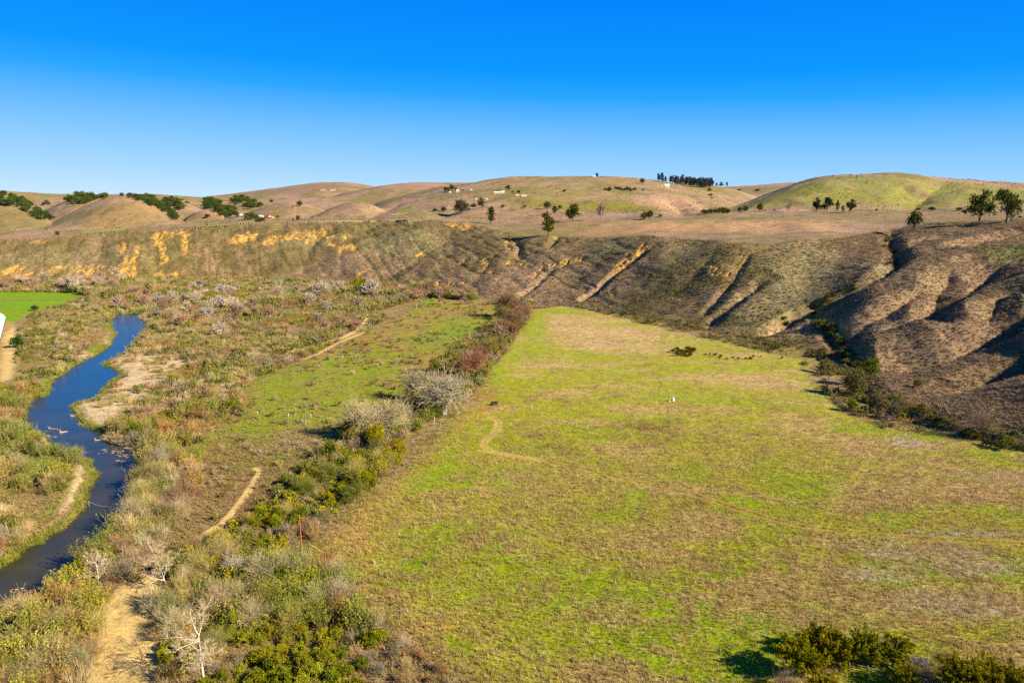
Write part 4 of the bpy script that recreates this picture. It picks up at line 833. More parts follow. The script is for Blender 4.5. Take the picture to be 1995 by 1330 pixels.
# hills: gum trees and oaks
DG, MG, OG, BG = (72,82,44), (88,94,40), (104,104,34), (66,84,78)
hillt = [('eucalyptus_tree',1908,432,50,GUMF[0],MG,.95,'large spreading eucalyptus on the ridge at the right, left of two'), ('eucalyptus_tree',1960,434,56,GUMF[1],MG,.8,'taller eucalyptus at the right end of the ridge'), ('eucalyptus_tree',1780,447,40,OAK[2],MG,.75,'dark bushy tree on the rim at the head of the canyon'),
 ('eucalyptus_tree',1068,459,42,GUM[0],(106,104,22),.95,'tall olive eucalyptus standing on the rim of the bluff'), ('eucalyptus_tree',1116,431,30,GUMF[2],MG,.9,'rounded eucalyptus on the plateau right of the tall one'), ('eucalyptus_tree',956,437,32,GUM[1],MG,.8,'olive eucalyptus on the rim left of the middle'),
 ('eucalyptus_tree',938,406,21,GUM[2],(118,112,84),.85,'slim grey-green eucalyptus beside the big dark tree'), ('oak_tree',898,416,29,OAKBIG,(92,94,62),.95,'biggest dark round tree on the plateau with a shadow at its left'), ('oak_tree',923,405,10,OAK[0],MG,1.2,'small green tree at the right side of the biggest dark tree'),
 ('oak_tree',865,413,11,OAK[1],DG,1.2,'dark oak left of the biggest tree, nearer to it'), ('oak_tree',848,413,8,OAK[3],DG,1.3,'smallest dark oak left of the biggest tree'), ('eucalyptus_tree',1066,408,17,OAK[3],(70,88,64),.8,'blue-green tree on the plateau above the tall olive eucalyptus'),
 ('eucalyptus_tree',1081,417,16,GUM[3],MG,1.0,'small tree beside the rounded eucalyptus on the plateau'), ('oak_tree',1091,407,8,OAK[0],DG,1.1,'little dark oak above the rounded eucalyptus'), ('oak_tree',1022,405,6,OAK[1],MG,1.3,'low round oak alone on the pink slope'), ('oak_tree',979,405,7,OAK[2],MG,1.4,'low green oak right of the slim eucalyptus'),
 ('eucalyptus_tree',1255,428,18,OAK[0],MG,.7,'left tree of the clump on the plateau edge'), ('eucalyptus_tree',1266,427,19,OAK[1],MG,.8,'right tree of the clump on the plateau edge'), ('bush',1286,423,6,OAK[2],(118,120,60),1.6,'low bush right of the clump on the plateau edge'),
 ('eucalyptus_tree',1590,413,23,GUMF[0],DG,.75,'leftmost of the four dark eucalypts below the green hill'), ('eucalyptus_tree',1611,413,25,GUMF[1],DG,.75,'second of the four dark eucalypts below the green hill'), ('eucalyptus_tree',1631,413,22,GUM[1],DG,.5,'slim third eucalyptus below the green hill'), ('eucalyptus_tree',1657,414,23,GUMF[2],MG,.8,'rightmost of the four eucalypts, apart from the others'), ('eucalyptus_tree',1642,414,13,GUM[2],MG,.8,'low eucalyptus in the gap below the green hill'),
 ('oak_tree',1480,412,18,OAK[3],MG,.7,'round dark tree at the right end of the plateau hedge'), ('oak_tree',1452,412,13,OAK[0],MG,.8,'dark tree left of the round one on the plateau'), ('oak_tree',1441,413,10,OAK[1],MG,.9,'smaller dark tree beside the plateau hedge'),
 ('oak_tree',1815,411,9,OAK[2],DG,1.6,'low dark oak on the skyline left of the ridge eucalypts'), ('oak_tree',1868,411,8,OAK[3],DG,1.5,'flat dark oak just left of the ridge eucalypts'), ('oak_tree',1788,410,6,OAK[0],DG,1.5,'small oak behind the canyon head'), ('bush',1708,411,4,OAK[1],DG,2,'low bush at the foot of the green hill'), ('bush',1987,425,5,OAK[2],(128,124,50),1.5,'low green bush at the right end of the ridge'),
 ('eucalyptus_tree',1163,345,9,OAK[0],BG,.7,'lone dark tree on top of the broad middle hill'), ('eucalyptus_tree',1252,358,11,OAK[1],(96,86,66),1.0,'single dark tree on the upper slope below the grove'), ('eucalyptus_tree',1269,346,8,OAK[2],BG,.9,'bluish tree at the left end of the grove on the ridge'), ('eucalyptus_tree',1369,366,10,OAK[3],(70,74,66),1.1,'dark rounded tree in front of the grove on the ridge'), ('eucalyptus_tree',1382,373,8,OAK[0],(96,92,80),1.0,'small grey tree on the slope below the grove'),
 ('eucalyptus_tree',1396,363,7,GUM[0],BG,.9,'first of three bluish trees right of the grove'), ('eucalyptus_tree',1405,364,8,GUMF[0],BG,1.0,'second of three bluish trees right of the grove'), ('eucalyptus_tree',1416,364,9,GUM[1],BG,.7,'last of three bluish trees right of the grove'), ('bush',1440,371,3,OAK[1],DG,3,'dark scrub patch on the slope right of the grove'), ('bush',1475,372,4,OAK[2],DG,3,'dark scrub strip on the far slope'),
 ('oak_tree',584,402,13,OAK[0],(70,88,44),.9,'round dark oak on the hill right of the red house'), ('oak_tree',529,395,7,OAK[1],(72,92,36),1.1,'round oak above the red house'), ('oak_tree',581,431,13,OAK[2],(96,98,34),.7,'olive tree on the rim right of the red house'), ('bush',571,431,6,OAK[3],(120,116,26),.7,'yellow-green bush left of the olive tree on the rim'), ('bush',541,425,7,OAK[0],(104,104,34),.9,'dark bush right of the red house'),
 ('oak_tree',113,460,11,OAK[1],(96,100,40),.8,'small olive tree at the foot of the dome hill'), ('oak_tree',404,425,9,OAK[2],DG,1.3,'oak alone on the small hill left of the oak grove'), ('bush',303,391,5,OAK[3],DG,1.3,'small oak on top of the hill behind the dome'),
 ('eucalyptus_tree',990,371,9,GUMF[1],(70,82,56),1.2,'tallest tree of the farm on the middle hill'), ('eucalyptus_tree',1010,377,7,OAK[3],(58,70,44),1.2,'dark round tree at the right of the farm'), ('bush',999,375,4,OAK[0],MG,1.5,'green bushes between the farm trees'), ('oak_tree',1100,374,5,OAK[1],(74,84,50),1.6,'round oak on the middle hill right of the farm'), ('bush',1002,377,3,OAK[2],(170,160,20),1.1,'yellow bush at the farm'),
 ('eucalyptus_tree',867,374,9,GUM[1],(66,82,60),1.0,'leftmost dark tree of the far homestead'), ('eucalyptus_tree',880,372,11,GUMF[0],(92,88,66),1.0,'tallest tree of the far homestead'), ('eucalyptus_tree',888,373,8,GUM[2],(120,106,70),.9,'brownish tree of the far homestead'), ('eucalyptus_tree',872,374,8,GUMF[1],(78,90,56),1.2,'green tree among the far homestead'), ('bush',876,374,5,OAK[0],(170,160,20),1.0,'yellow bush at the far homestead'), ('bush',896,372,4,OAK[1],(84,98,40),1.4,'green bush at the right of the far homestead'), ('bush',903,372,3,OAK[2],(74,80,56),1.3,'small dark bush right of the far homestead')]
for nm, px, py, h, pr, c, w, lab in hillt: put(nm, lab, px, py, h*1.05, pr, (120,100,76), c, w, cat='bush' if nm == 'bush' else 'tree')
put('bare_tree', 'tall thin bleached leafless tree on the plateau', 1170, 431, 42, FARB[0], (200,180,150), (190,164,134), .5); put('bare_tree', 'thin pale leafless tree below the green hill', 1537, 414, 25, FARB[1], (196,176,132), (186,164,120), .6)
# groves on the far hills: each tree a thing
def grove(name, label, group, poly_, n, h, protos, cols, cat='tree', wd_=(.95, 1.4)):
    P = np.array(poly_, float); x0, y0 = P.min(0); x1, y1 = P.max(0); k = 0; tries = 0; got = []
    while k < n and tries < n*60:
        tries += 1; px, py = rng.uniform(x0, x1), rng.uniform(y0, y1)
        if not inpoly(np.array([px]), np.array([py]), P)[0]: continue
        if any((px - a)**2 + (py - b)**2 < (h*.22)**2 for a, b in got): continue
        got.append((px, py)); k += 1
        put(name, label, px, py + h*.35, h*rng.uniform(.75, 1.2), protos[int(rng.integers(len(protos)))], (110,90,70), vj(cols[int(rng.integers(len(cols)))]), rng.uniform(*wd_), group=group, cat=cat)
OC = [(84,100,42), (96,110,40), (74,90,50), (104,108,46)]
grove('oak_tree', 'dark oak in the band running down the leftmost hill', 'oaks on the leftmost hill', [(-40,368),(0,374),(30,382),(60,396),(80,410),(104,424),(98,428),(70,424),(45,408),(10,398),(-40,392)], 80, 12, OAK, OC)
grove('oak_tree', 'dark oak in the grove behind the crest of the dome hill', 'oaks behind the dome hill', [(130,388),(140,379),(172,378),(212,380),(205,384),(180,390),(160,396),(135,392)], 34, 11, OAK, OC)
grove('oak_tree', 'dark oak of the small group left of the dome hill', 'small oak group left of the dome hill', [(83,398),(88,392),(104,391),(102,396),(85,400)], 5, 7, OAK, OC)
grove('oak_tree', 'dark oak in the band down the right side of the dome hill', 'oaks beside the dome hill', [(235,380),(268,379),(300,384),(315,396),(335,410),(352,430),(342,428),(325,414),(300,400),(275,392),(262,384)], 56, 10.5, OAK, OC)
grove('oak_tree', 'dark oak in the hollow right of the dome hill', 'oaks in the hollow', [(315,388),(335,385),(356,398),(355,406),(340,404),(322,396)], 20, 11, OAK, OC)
grove('oak_tree', 'dark oak of the grove left of the red house', 'oaks left of the red house', [(397,390),(415,388),(430,392),(428,402),(400,404)], 20, 11, OAK, OC)
grove('oak_tree', 'dark oak on the lower slope beside the white shed', 'oaks beside the white shed', [(412,408),(435,402),(455,400),(464,418),(440,422),(420,418)], 26, 12, OAK, OC)
grove('oak_tree', 'dark oak on the upper slope above the white shed', 'oaks above the white shed', [(448,388),(470,384),(490,388),(510,400),(496,404),(478,402),(462,398)], 26, 10.5, OAK, OC)
grove('oak_tree', 'dark oak in front of the red house', 'oaks in front of the red house', [(476,420),(490,416),(505,424),(516,428),(510,432),(495,430),(480,426)], 13, 9, OAK, OC)
grove('oak_tree', 'dark scrub oak on the far left skyline ridge', 'scrub oaks on the far ridge', [(328,382),(345,382),(375,398),(368,398),(345,388)], 9, 4, OAK, OC)
PT, RT, OT = [(186,166,134), (176,156,124), (198,176,144)], [(176,136,104), (164,124,96), (184,146,116)], [(176,166,84), (160,150,70)]
for poly_, n, cols_, txt, grp_ in [([(300,560),(470,560),(480,610),(300,615)], 22, PT, 'pale rounded bare tree in the wood around the head of the river', 'pale trees around the river head'), ([(500,555),(780,565),(790,595),(500,590)], 26, PT, 'pale rounded bare tree in the far wood left of the green clearing', 'pale trees of the far wood'),
    ([(220,560),(330,560),(330,610),(220,600)], 14, RT, 'reddish-brown bare tree at the head of the river', 'reddish trees at the river head'), ([(320,600),(480,580),(720,600),(700,640),(480,640),(330,660)], 26, RT, 'reddish-brown bare tree on the middle of the flood plain', 'reddish trees of the flood plain'),
    ([(0,550),(240,550),(240,562),(0,564)], 26, RT + RT + PT, 'brown bare tree in the row behind the bright green field', 'tree row behind the bright field'), ([(800,565),(960,582),(940,596),(820,588)], 10, RT, 'brown bare tree between the green clearing and the bluff', 'brown trees under the bluff')]:
    P = np.array(poly_, float); k_ = 0
    while k_ < n:
        px, py = rng.uniform(P[:, 0].min(), P[:, 0].max()), rng.uniform(P[:, 1].min(), P[:, 1].max())
        g = onz(px, py)
        if not inpoly(np.array([px]), np.array([py]), P)[0] or rdist(g[0], g[1]) < 3: continue
        k_ += 1; hh_ = rng.uniform(17, 30); put('bare_tree', txt, px, py + 4, hh_, FARB[int(rng.integers(4))], (210,188,156), vj(cols_[int(rng.integers(len(cols_)))]), rng.uniform(.9, 1.25), flat=True, group=grp_)
TL = [(880,742,30),(896,728,34),(915,716,36),(938,706,36),(948,690,36),(966,684,34),(975,668,34),(984,652,34),(1000,662,32),(1010,650,34),(1016,636,34),(998,630,34),(1006,618,36),(982,622,34),(1014,606,30),(992,594,28),(975,690,26),(930,728,28),(952,712,26),(1020,622,28)]
for q_, (px, py, h_) in enumerate(TL):
    cn, cc_ = [('brown', (158,124,90)), ('olive-brown', (150,134,74)), ('greyish', (164,144,112)), ('rust-brown', (160,114,78))][q_ % 4]
    put('bare_tree', cn + ' bare tree in the ' + ('lower' if py > 700 else 'middle' if py > 645 else 'upper') + ' part of the tree line beside the meadow', px, py, h_*rng.uniform(.9, 1.2), [FARB[q_ % 4], SPREAD[q_ % 3]][q_ % 2], (130,106,80), vj(cc_), rng.uniform(.9, 1.2), flat=True, group='bare trees of the tree line')
for pts_, n_, txt in [([(1735,470),(1742,510),(1690,548),(1600,596),(1510,640)], 24, 'dark shrub in the canyon bottom'), ([(1600,640),(1632,665),(1650,700),(1690,745)], 22, 'dark shrub in the ravine at the left foot of the right hill'), ([(1700,780),(1790,812),(1880,846),(1990,880)], 26, 'olive shrub along the creek under the right hill')]:
    pa = smooth_line(np.array(pts_, float), 8)
    for q_ in range(n_):
        px, py = pa[int(rng.integers(len(pa)))] + rng.normal(size=2)*np.array([7, 4]); hh_ = rng.uniform(7, 13) if n_ == 24 else rng.uniform(12, 24)
        put('creek_shrub', txt, px, py, hh_, OAK[q_ % 4], (110,92,70), vj([(120,116,54), (104,104,44), (134,124,72), (142,134,60)][q_ % 4]), rng.uniform(1.0, 1.5), group=txt + 's'.replace('s', ' group'), cat='shrub')
FE = [bare_tree(nch=(11, 6, 5, 3), L0=.10, r0=.017, spread=(10, 38), first=.15, up=.10, shrink=(.9, 1.5)) for _ in range(3)]   # feathery many-stemmed willows
for grp_, txt, spots in [('tall bare willows by the lower river', 'tall feathery bare willow in the brush at the bottom left', [(45,1215,64),(110,1240,66),(60,1322,72),(150,1305,62),(20,1275,62),(178,1238,54),(100,1290,60),(5,1330,60)]),
    ('tall bare willows of the thicket', 'tall feathery bare willow standing in the thicket right of the sandy track', [(345,1236,62),(384,1122,58),(430,1100,64),(545,1136,62),(590,1124,60),(612,1192,64),(662,1182,60),(522,1184,68),(482,1226,58),(330,1195,52),(650,1132,50),(460,1175,60),(570,1226,54),(420,1260,56)]),
    ('tall bare willows of the right river bank', 'feathery bare willow on the right bank of the lower river', [(258,1052,52),(290,1004,48),(300,944,46),(322,894,42),(256,1016,50),(272,968,44),(350,1010,44)]),
    ('bare trees of the lower tree line', 'feathery bare tree in the green strip between brown flat and meadow', [(692,934,46),(642,938,42),(732,908,42),(602,966,46),(560,1010,46),(690,975,40)])]:
    for q_, (px, py, h_) in enumerate(spots):
        put('bare_willow_tree', txt, px, py, h_*rng.uniform(1.05, 1.5), FE[q_ % 3], (190,168,130), vj(([(170,156,84), (150,144,58), (182,160,100), (140,136,50)] if 'lower tree line' in grp_ or q_ % 5 == 2 else [(198,174,120), (180,164,92), (196,168,128), (174,158,104)])[q_ % 4]), rng.uniform(.85, 1.15), flat=True, group=grp_)
grove('eucalyptus_tree', 'grey-blue eucalyptus of the tall grove on the skyline', 'eucalyptus grove on the skyline', [(1281,348),(1300,349),(1340,352),(1388,358),(1390,362),(1350,359),(1320,356),(1300,352)], 46, 15.5, GUM, [(82,90,84), (74,88,88), (104,98,84)], wd_=(.6, .95))
grove('hedge_bush', 'dark green bush in the hedge across the middle hill', 'hedge on the middle hill', [(1165,369),(1190,366),(1260,366),(1262,371),(1220,371),(1180,371)], 22, 6, OAK, [(100,106,40), (84,98,34)], 'bush')
grove('hedge_bush', 'dark green tree in the hedge along the plateau edge', 'plateau hedge', [(1355,414),(1375,412),(1395,408),(1420,408),(1420,414),(1380,415)], 14, 10, OAK, [(88,96,36), (98,100,38)], 'bush')
grove('scrub_bush', 'dark scrub bush on the green shoulder left of the grove', 'scrub on the middle hill shoulder', [(1375,377),(1385,377),(1392,386),(1386,386)], 6, 4, OAK, [(92,98,56)], 'bush')
grove('dwarf_shrub', 'brown-green shrub in the meadow below the bluff', 'green shrubs in the upper meadow', [(1303,680),(1320,674),(1350,678),(1362,684),(1350,692),(1320,690)], 14, 9, OAK, [(126,118,14), (116,108,20)], 'shrub')
grove('dwarf_shrub', 'low olive shrub in the row right of the green shrubs in the upper meadow', 'low shrubs in the upper meadow', [(1365,686),(1400,688),(1430,692),(1470,694),(1500,690),(1540,692),(1540,700),(1460,702),(1380,696)], 16, 5, OAK, [(130,118,30), (120,108,34)], 'shrub')
# ---------------------------------------------------------------- ground cover too many to count
def blades(R, n, h, w, lean=.35):
    a = R.uniform(0, 6.28, n); b = np.stack([np.cos(a)*.12, np.sin(a)*.12, np.zeros(n)], 1)*R.uniform(.2, 1, (n, 1)); l = R.normal(size=(n, 3))*lean; l[:, 2] = 0
    tip = b + l*h + np.stack([np.zeros(n), np.zeros(n), h*R.uniform(.6, 1.1, n)], 1); s2 = np.stack([-np.sin(a), np.cos(a), np.zeros(n)], 1)*w*.5
    V = np.stack([b - s2, b + s2, tip], 1).reshape(-1, 3); return V, np.arange(3*n).reshape(-1, 3), np.repeat(R.uniform(.75, 1.25, n), 3)[:, None]*np.ones(3)
GR = np.random.default_rng(31)
Xf, Yf, Zf = X.ravel(), Y.ravel(), Z.ravel(); Cf = C.reshape(-1, 3)
vispx = (np.abs(T) < .84)
cellA = np.gradient(X, axis=1)*np.gradient(Y, axis=0)
def pick_pts(w, n):
    w = (w*vispx).ravel(); cs = np.cumsum(w); i = np.searchsorted(cs, GR.uniform(0, cs[-1], n)); j = np.minimum(i, len(Xf) - 1)
    yy = Yf[j]; dy = np.maximum(.45, yy*yy/80000); x = Xf[j] + GR.uniform(-.5, .5, n)*yy*.0022; y = yy + GR.uniform(-.5, .5, n)*dy
    return j, x, y, zs(x, y)
def cover(name, label, w, n, protos, size, colf, mat, hk_=1.0):
    j, x, y, z = pick_pts(w, n); sz = size[0] + (size[1] - size[0])*GR.beta(1.6, 2.6, n); k = vdist(np.stack([x, y, z])); 
    cols = colf(j, n)
    scatter(name, protos, GR.integers(0, len(protos), n), x, y, z - .03, sz, sz*hk_*GR.uniform(.8, 1.2, n), GR.uniform(0, 6.28, n), cols, mat, label=label)
def pal(cols, j, local=.35, k=1.0):
    P = np.array([sl(c) for c in cols])*FOLK/KA*1.12; r = P[GR.integers(0, len(P), len(j))]*GR.uniform(.8, 1.2, (len(j), 1)); return (r*(1 - local) + Cf[j]*local*1.3)*k
near = sstep(340, 120, Y)*.9 + .1
mead = np.maximum(mm, mc*.5)*(np.maximum(TM, TA) < .4)
dryw = np.clip((MC[..., 0] - MC[..., 1]*.93)/.06 + .35, .1, 1.6)
TB = [blades(GR, 6, 1.0, .10, .45) for _ in range(6)]
cover('dry_meadow_grass', 'dry straw-coloured stalks standing in the meadow', mead*near*dryw*cellA**.55, 85000, TB, (.35, 1.3), lambda j, n: pal([(216,184,120), (204,168,102), (186,150,88), (228,202,146)], j, .3), LEAF)
cover('green_meadow_grass', 'green grass tussocks in the meadow', mead*near*np.clip(1.3 - dryw, .08, 1)*cellA**.55, 40000, [blades(GR, 8, .5, .1, .8) for _ in range(5)], (.35, .9), lambda j, n: pal([(142,156,24), (122,146,20), (164,160,44)], j, .45), LEAF)
fp = (s < .03)*(1 - mm)*(1 - mc*.6)*(RD > 1)*(1 - fm)*(TM < .4)*(1 - SM*.8)
cover('flood_plain_grass', 'tangled dry and green ground cover between the shrubs', fp*(near*.8 + .25)*cellA**.5, 70000, [join((*blades(GR, 9, .55, .12, .9),)) for _ in range(5)], (.6, 2.2), lambda j, n: pal([(178,146,96), (160,128,84), (160,148,70), (146,140,60), (186,158,110)], j, .35), LEAF)
FL = [blades(GR, 7, .22, .10, 3.2) for _ in range(5)]
cover('laid_straw', 'pale straw lying flat on the right part of the meadow', LM*(TA < .3)*cellA**.55, 7000, FL, (.5, 1.3), lambda j, n: pal([(226,200,156), (214,184,138), (236,214,180)], j, .15), TWIG)
cover('bank_reeds', 'green and straw-coloured reeds along the river edge', ((RD > -1.0) & (RD < 2.2))*(s < .03)*cellA**.5, 9000, [blades(GR, 10, .9, .10, .4) for _ in range(5)], (.5, 1.7), lambda j, n: pal([(138,146,40), (160,150,60), (182,160,100), (120,136,30)], j, .2), LEAF)
blf = ((s > .02) & (s < 1.03))*1.0
rt = sstep(.36, .50, T + (n2 - .5)*.1)
canv = sstep(.40, .46, T)
tall = np.clip(rt*sstep(.95, .5, X/np.maximum(Y, 1)*0) , 0, 1)
grassy = np.clip((B[..., 0] - sl((140,0,0))[0])/(sl((176,0,0))[0] - sl((140,0,0))[0]), 0, 1)*(B[..., 2] > sl((0,0,70))[2])*1.0
SG = [leaves(clumps(GR, 11, (.5, .5, .42), .16, .5), .42, GR, GR.uniform(.75, 1.25, 11), up=np.array([0, 0, .4])) for _ in range(6)]
cover('sage_scrub', 'grey-green sage scrub covering the bluff', blf*(1.08 - grassy*.98)*(1 - .75*rt)*(B[..., 0] < sl((182,0,0))[0])*cellA**.5*(.3 + 1.4*ns(n2, .35, .6)), 36000, SG, (.7, 2.0), lambda j, n: pal([(160,148,94), (186,174,122), (132,120,66), (116,106,50), (110,94,54), (172,156,106)], j, .35), LEAF, .6)
BT = [blades(GR, 9, .8, .16, .5) for _ in range(6)]
cover('tall_dry_grass', 'tall pale dry grass on the bluff and the right hill', blf*np.maximum(grassy*.95 + .05, rt*.8)*cellA**.5, 60000, BT, (.9, 2.6), lambda j, n: pal([(190,158,120), (172,142,108), (144,118,90), (206,176,140)], j, .3), LEAF, .7)
plt = (s > 1.0)*(s < 3)*(Y < 1000)*1.0
cover('plateau_grass', 'pale dry grass on the plateau', plt*cellA**.4*(.3 + ns(n2, .4, .6)), 16000, BT, (.8, 1.9), lambda j, n: pal([(196,156,112), (180,140,98), (206,172,128), (140,122,72)], j, .4), LEAF, .5)
cover('hill_scrub', 'small dark scrub dots on the far hills', (s > 1.3)*(Y > 900)*(Y < 2600)*(.15 + ns(h2, .45, .6))*cellA**.35, 16000, [leaves(clumps(GR, 9, (.5, .5, .4), .15, .4), .5, GR, GR.uniform(.8, 1.2, 9)) for _ in range(4)], (.8, 2.6), lambda j, n: pal([(120,112,60), (104,100,54), (140,124,74)], j, .3), LEAF)
# ---------------------------------------------------------------- built things
def paint(name, c, rough=.7, metal=0.0, var=.12, sc=1.5):
    N = NT(name); geo = N.n('ShaderNodeNewGeometry'); nz = N.n('ShaderNodeTexNoise', i_Scale=sc, i_Detail=5.0, i_Roughness=.65); N.l(geo.outputs['Position'], nz.inputs['Vector'])
    mr = N.n('ShaderNodeMapRange', i_1=.3, i_2=.7, i_3=1 - var, i_4=1 + var); N.l(nz.outputs[0], mr.inputs[0])
    v = N.n('ShaderNodeVectorMath', operation='SCALE'); v.inputs[0].default_value = tuple(float(q) for q in sl(c)/KA*.72); N.l(mr.outputs[0], v.inputs[3])
    p = N.n('ShaderNodeBsdfPrincipled', i_Roughness=rough, i_Metallic=metal); N.l(v.outputs[0], p.inputs['Base Color']); N.l(p.outputs[0], N.out.inputs[0]); return N.m
MT = dict(white=paint('white_paint', (235,232,226), .5, var=.06), red=paint('red_roof', (214,70,56), .6), tan=paint('tan_wall', (226,200,156), .8), cream=paint('cream_wall', (236,222,196), .8), dark=paint('dark_glass', (50,52,58), .25), grey=paint('grey_roof', (120,116,112), .6),
  wood=paint('weathered_wood', (170,140,104), .9, var=.3, sc=6), pole=paint('brown_pole', (168,92,44), .9, var=.25, sc=3), rust=paint('rusty_metal', (140,62,36), .8, var=.35, sc=5), black=paint('dark_metal', (52,42,40), .6), yellow=paint('yellow_plastic', (226,190,60), .5), plastic=paint('white_film', (214,220,230), .35, var=.05),
  drift=paint('bleached_driftwood', (206,170,122), .9, var=.25, sc=4), rock=paint('pale_rock', (170,164,156), .95, var=.3, sc=3), steel=paint('grey_wire', (170,176,170), .4), soil=paint('bare_soil', (190,150,110), .95), vine=paint('vine_leaves', (120,124,56), .9, var=.3, sc=2), cow=paint('cow_hide', (46,36,32), .8))
class MB:
    def __init__(s): s.V, s.F = [], []
    def box(s, c, d, rz=0.0):
        o = len(s.V); x, y, z = d[0]/2, d[1]/2, d[2]/2; cs, sn = math.cos(rz), math.sin(rz)
        for a in (-1, 1):
            for b in (-1, 1):
                for e in (-1, 1): s.V.append((c[0] + a*x*cs - b*y*sn, c[1] + a*x*sn + b*y*cs, c[2] + e*z))
        s.F += [tuple(o + i for i in f) for f in ((0,1,3,2),(4,6,7,5),(0,4,5,1),(2,3,7,6),(0,2,6,4),(1,5,7,3))]; return s
    def bar(s, p, q, r0, r1=None, n=8):
        v, f, _ = tubes([[*p, *q, r0, r1 if r1 is not None else r0]], n); o = len(s.V); s.V += [tuple(a) for a in v]; s.F += [tuple(int(i) + o for i in a) for a in f]
        s.F += [tuple(range(o + n - 1, o - 1, -1)), tuple(range(o + n, o + 2*n))]; return s
    def poly(s, pts, faces): o = len(s.V); s.V += [tuple(p) for p in pts]; s.F += [tuple(i + o for i in f) for f in faces]; return s
    def mesh(s, name, mat):
        me = D.meshes.new(name); me.from_pydata(s.V, [], s.F); me.update(); me.materials.append(mat); return me
    def ob(s, name, mat, parent=None, **k): return link(name, s.mesh(name, mat), parent, **k)
def thing(name, label, cat, loc, rz=0.0, group=None):
    o = D.objects.new(name, None); COL.objects.link(o); o.location = loc; o.rotation_euler = (0, 0, rz); o['label'] = label; o['category'] = cat
    if group: o['group'] = group
    return o
def gp(px, py): p = onz(px, py); return np.array([p[0], p[1], float(zs(p[0], p[1]))])
# white survey posts
for px, py, h, c, lab in [(502,809,8,'white','white post in the brush, leftmost of four in a line'), (562,813,9,'white','white post in the brush, second of four in a line'), (595,813,5,'white','short white post right beside a taller one in the brush'), (606,813,8,'white','white post in the brush, last of four in a line'),
    (845,824,13,'white','leaning white post below the biggest grey cottonwood'), (857,829,14,'wood','thick weathered post right of the leaning white post'), (1036,797,10,'white','thin white post alone in the meadow right of the curved track'), (1145,836,9,'white','thin pale stake in the dry weeds of the meadow'),
    (1543,766,13,'white','leaning white post in the dry grass near the creek trees'), (811,604,12,'white','tall white post at the far green clearing')]:
    p = gp(px, py); k = vdist(p)/FP; H_ = h*k; r = .085 if c == 'white' else .16; dx = .16*H_ if 'leaning' in lab else 0
    t = thing('marker_post', lab, 'post', p); MB().bar((0,0,-.2), (dx*.9,0,H_*.9), r).ob('shaft', MT[c], t); MB().bar((dx*.9,0,H_*.9), (dx,0,H_), r*1.15, r*.8).ob('cap', MT['plastic'] if c == 'white' else MT['wood'], t)
# well with white cover and its leaning stake
p = gp(1311, 780); k = vdist(p)/FP; t = thing('well_head', 'white rounded well cover with a short pipe on top, in the meadow', 'well', p)
MB().bar((0,0,-.1), (0,0,5.6*k), 2.75*k, 2.6*k, 20).bar((0,0,5.6*k), (0,0,6.8*k), 2.6*k, 1.5*k, 20).ob('cover', MT['white'], t); MB().bar((.3*k,0,6.7*k), (.4*k,0,9*k), .09, .09, 8).ob('pipe', MT['steel'], t); MB().box((0,0,.04), (6.6*k,6.6*k,.12)).ob('slab', MT['rock'], t)
p = gp(1304, 781); t = thing('marker_post', 'leaning pale post with white foot left of the white well cover', 'post', p); MB().bar((0,0,-.2), (1.6*k,.2,13*k), .13, .11).ob('shaft', MT['drift'], t); MB().box((.5*k,-.2,.25), (2.2*k,1.2*k,.55), .3).ob('foot', MT['white'], t)
# utility pole and guy guard
p = gp(588, 1073); k = vdist(p)/FP; t = thing('utility_pole', 'tall brown wooden utility pole at the meadow corner of the thicket', 'pole', p)
MB().bar((0,0,-.3), (-.04,0,40*k), .19, .16, 10).bar((-.04,0,40*k), (-.1,0,76*k), .16, .12, 10).ob('shaft', MT['pole'], t); MB().bar((-.1,0,76*k), (-.1,0,77*k), .13, .09, 10).ob('cap', MT['steel'], t)
st_ = MB()
for i in range(8): st_.bar((-.05 + (-.2 if i % 2 else .2), 0, 3.2 + .55*i), (-.05, 0, 3.2 + .55*i), .018, .018, 5)
st_.ob('climbing_step', MT['steel'], t)
a, b = gp(633, 1077), gp(619, 1057); t = thing('guy_wire_guard', 'slanted yellow guy wire guard beside the brown utility pole', 'wire guard', a); d = np.array([b[0] - a[0], .3, 1.9]); MB().bar((0,0,0), tuple(d), .085, .075).ob('guard', MT['yellow'], t); MB().bar(tuple(d), tuple(d*1.25), .02, .02, 5).ob('wire', MT['steel'], t)
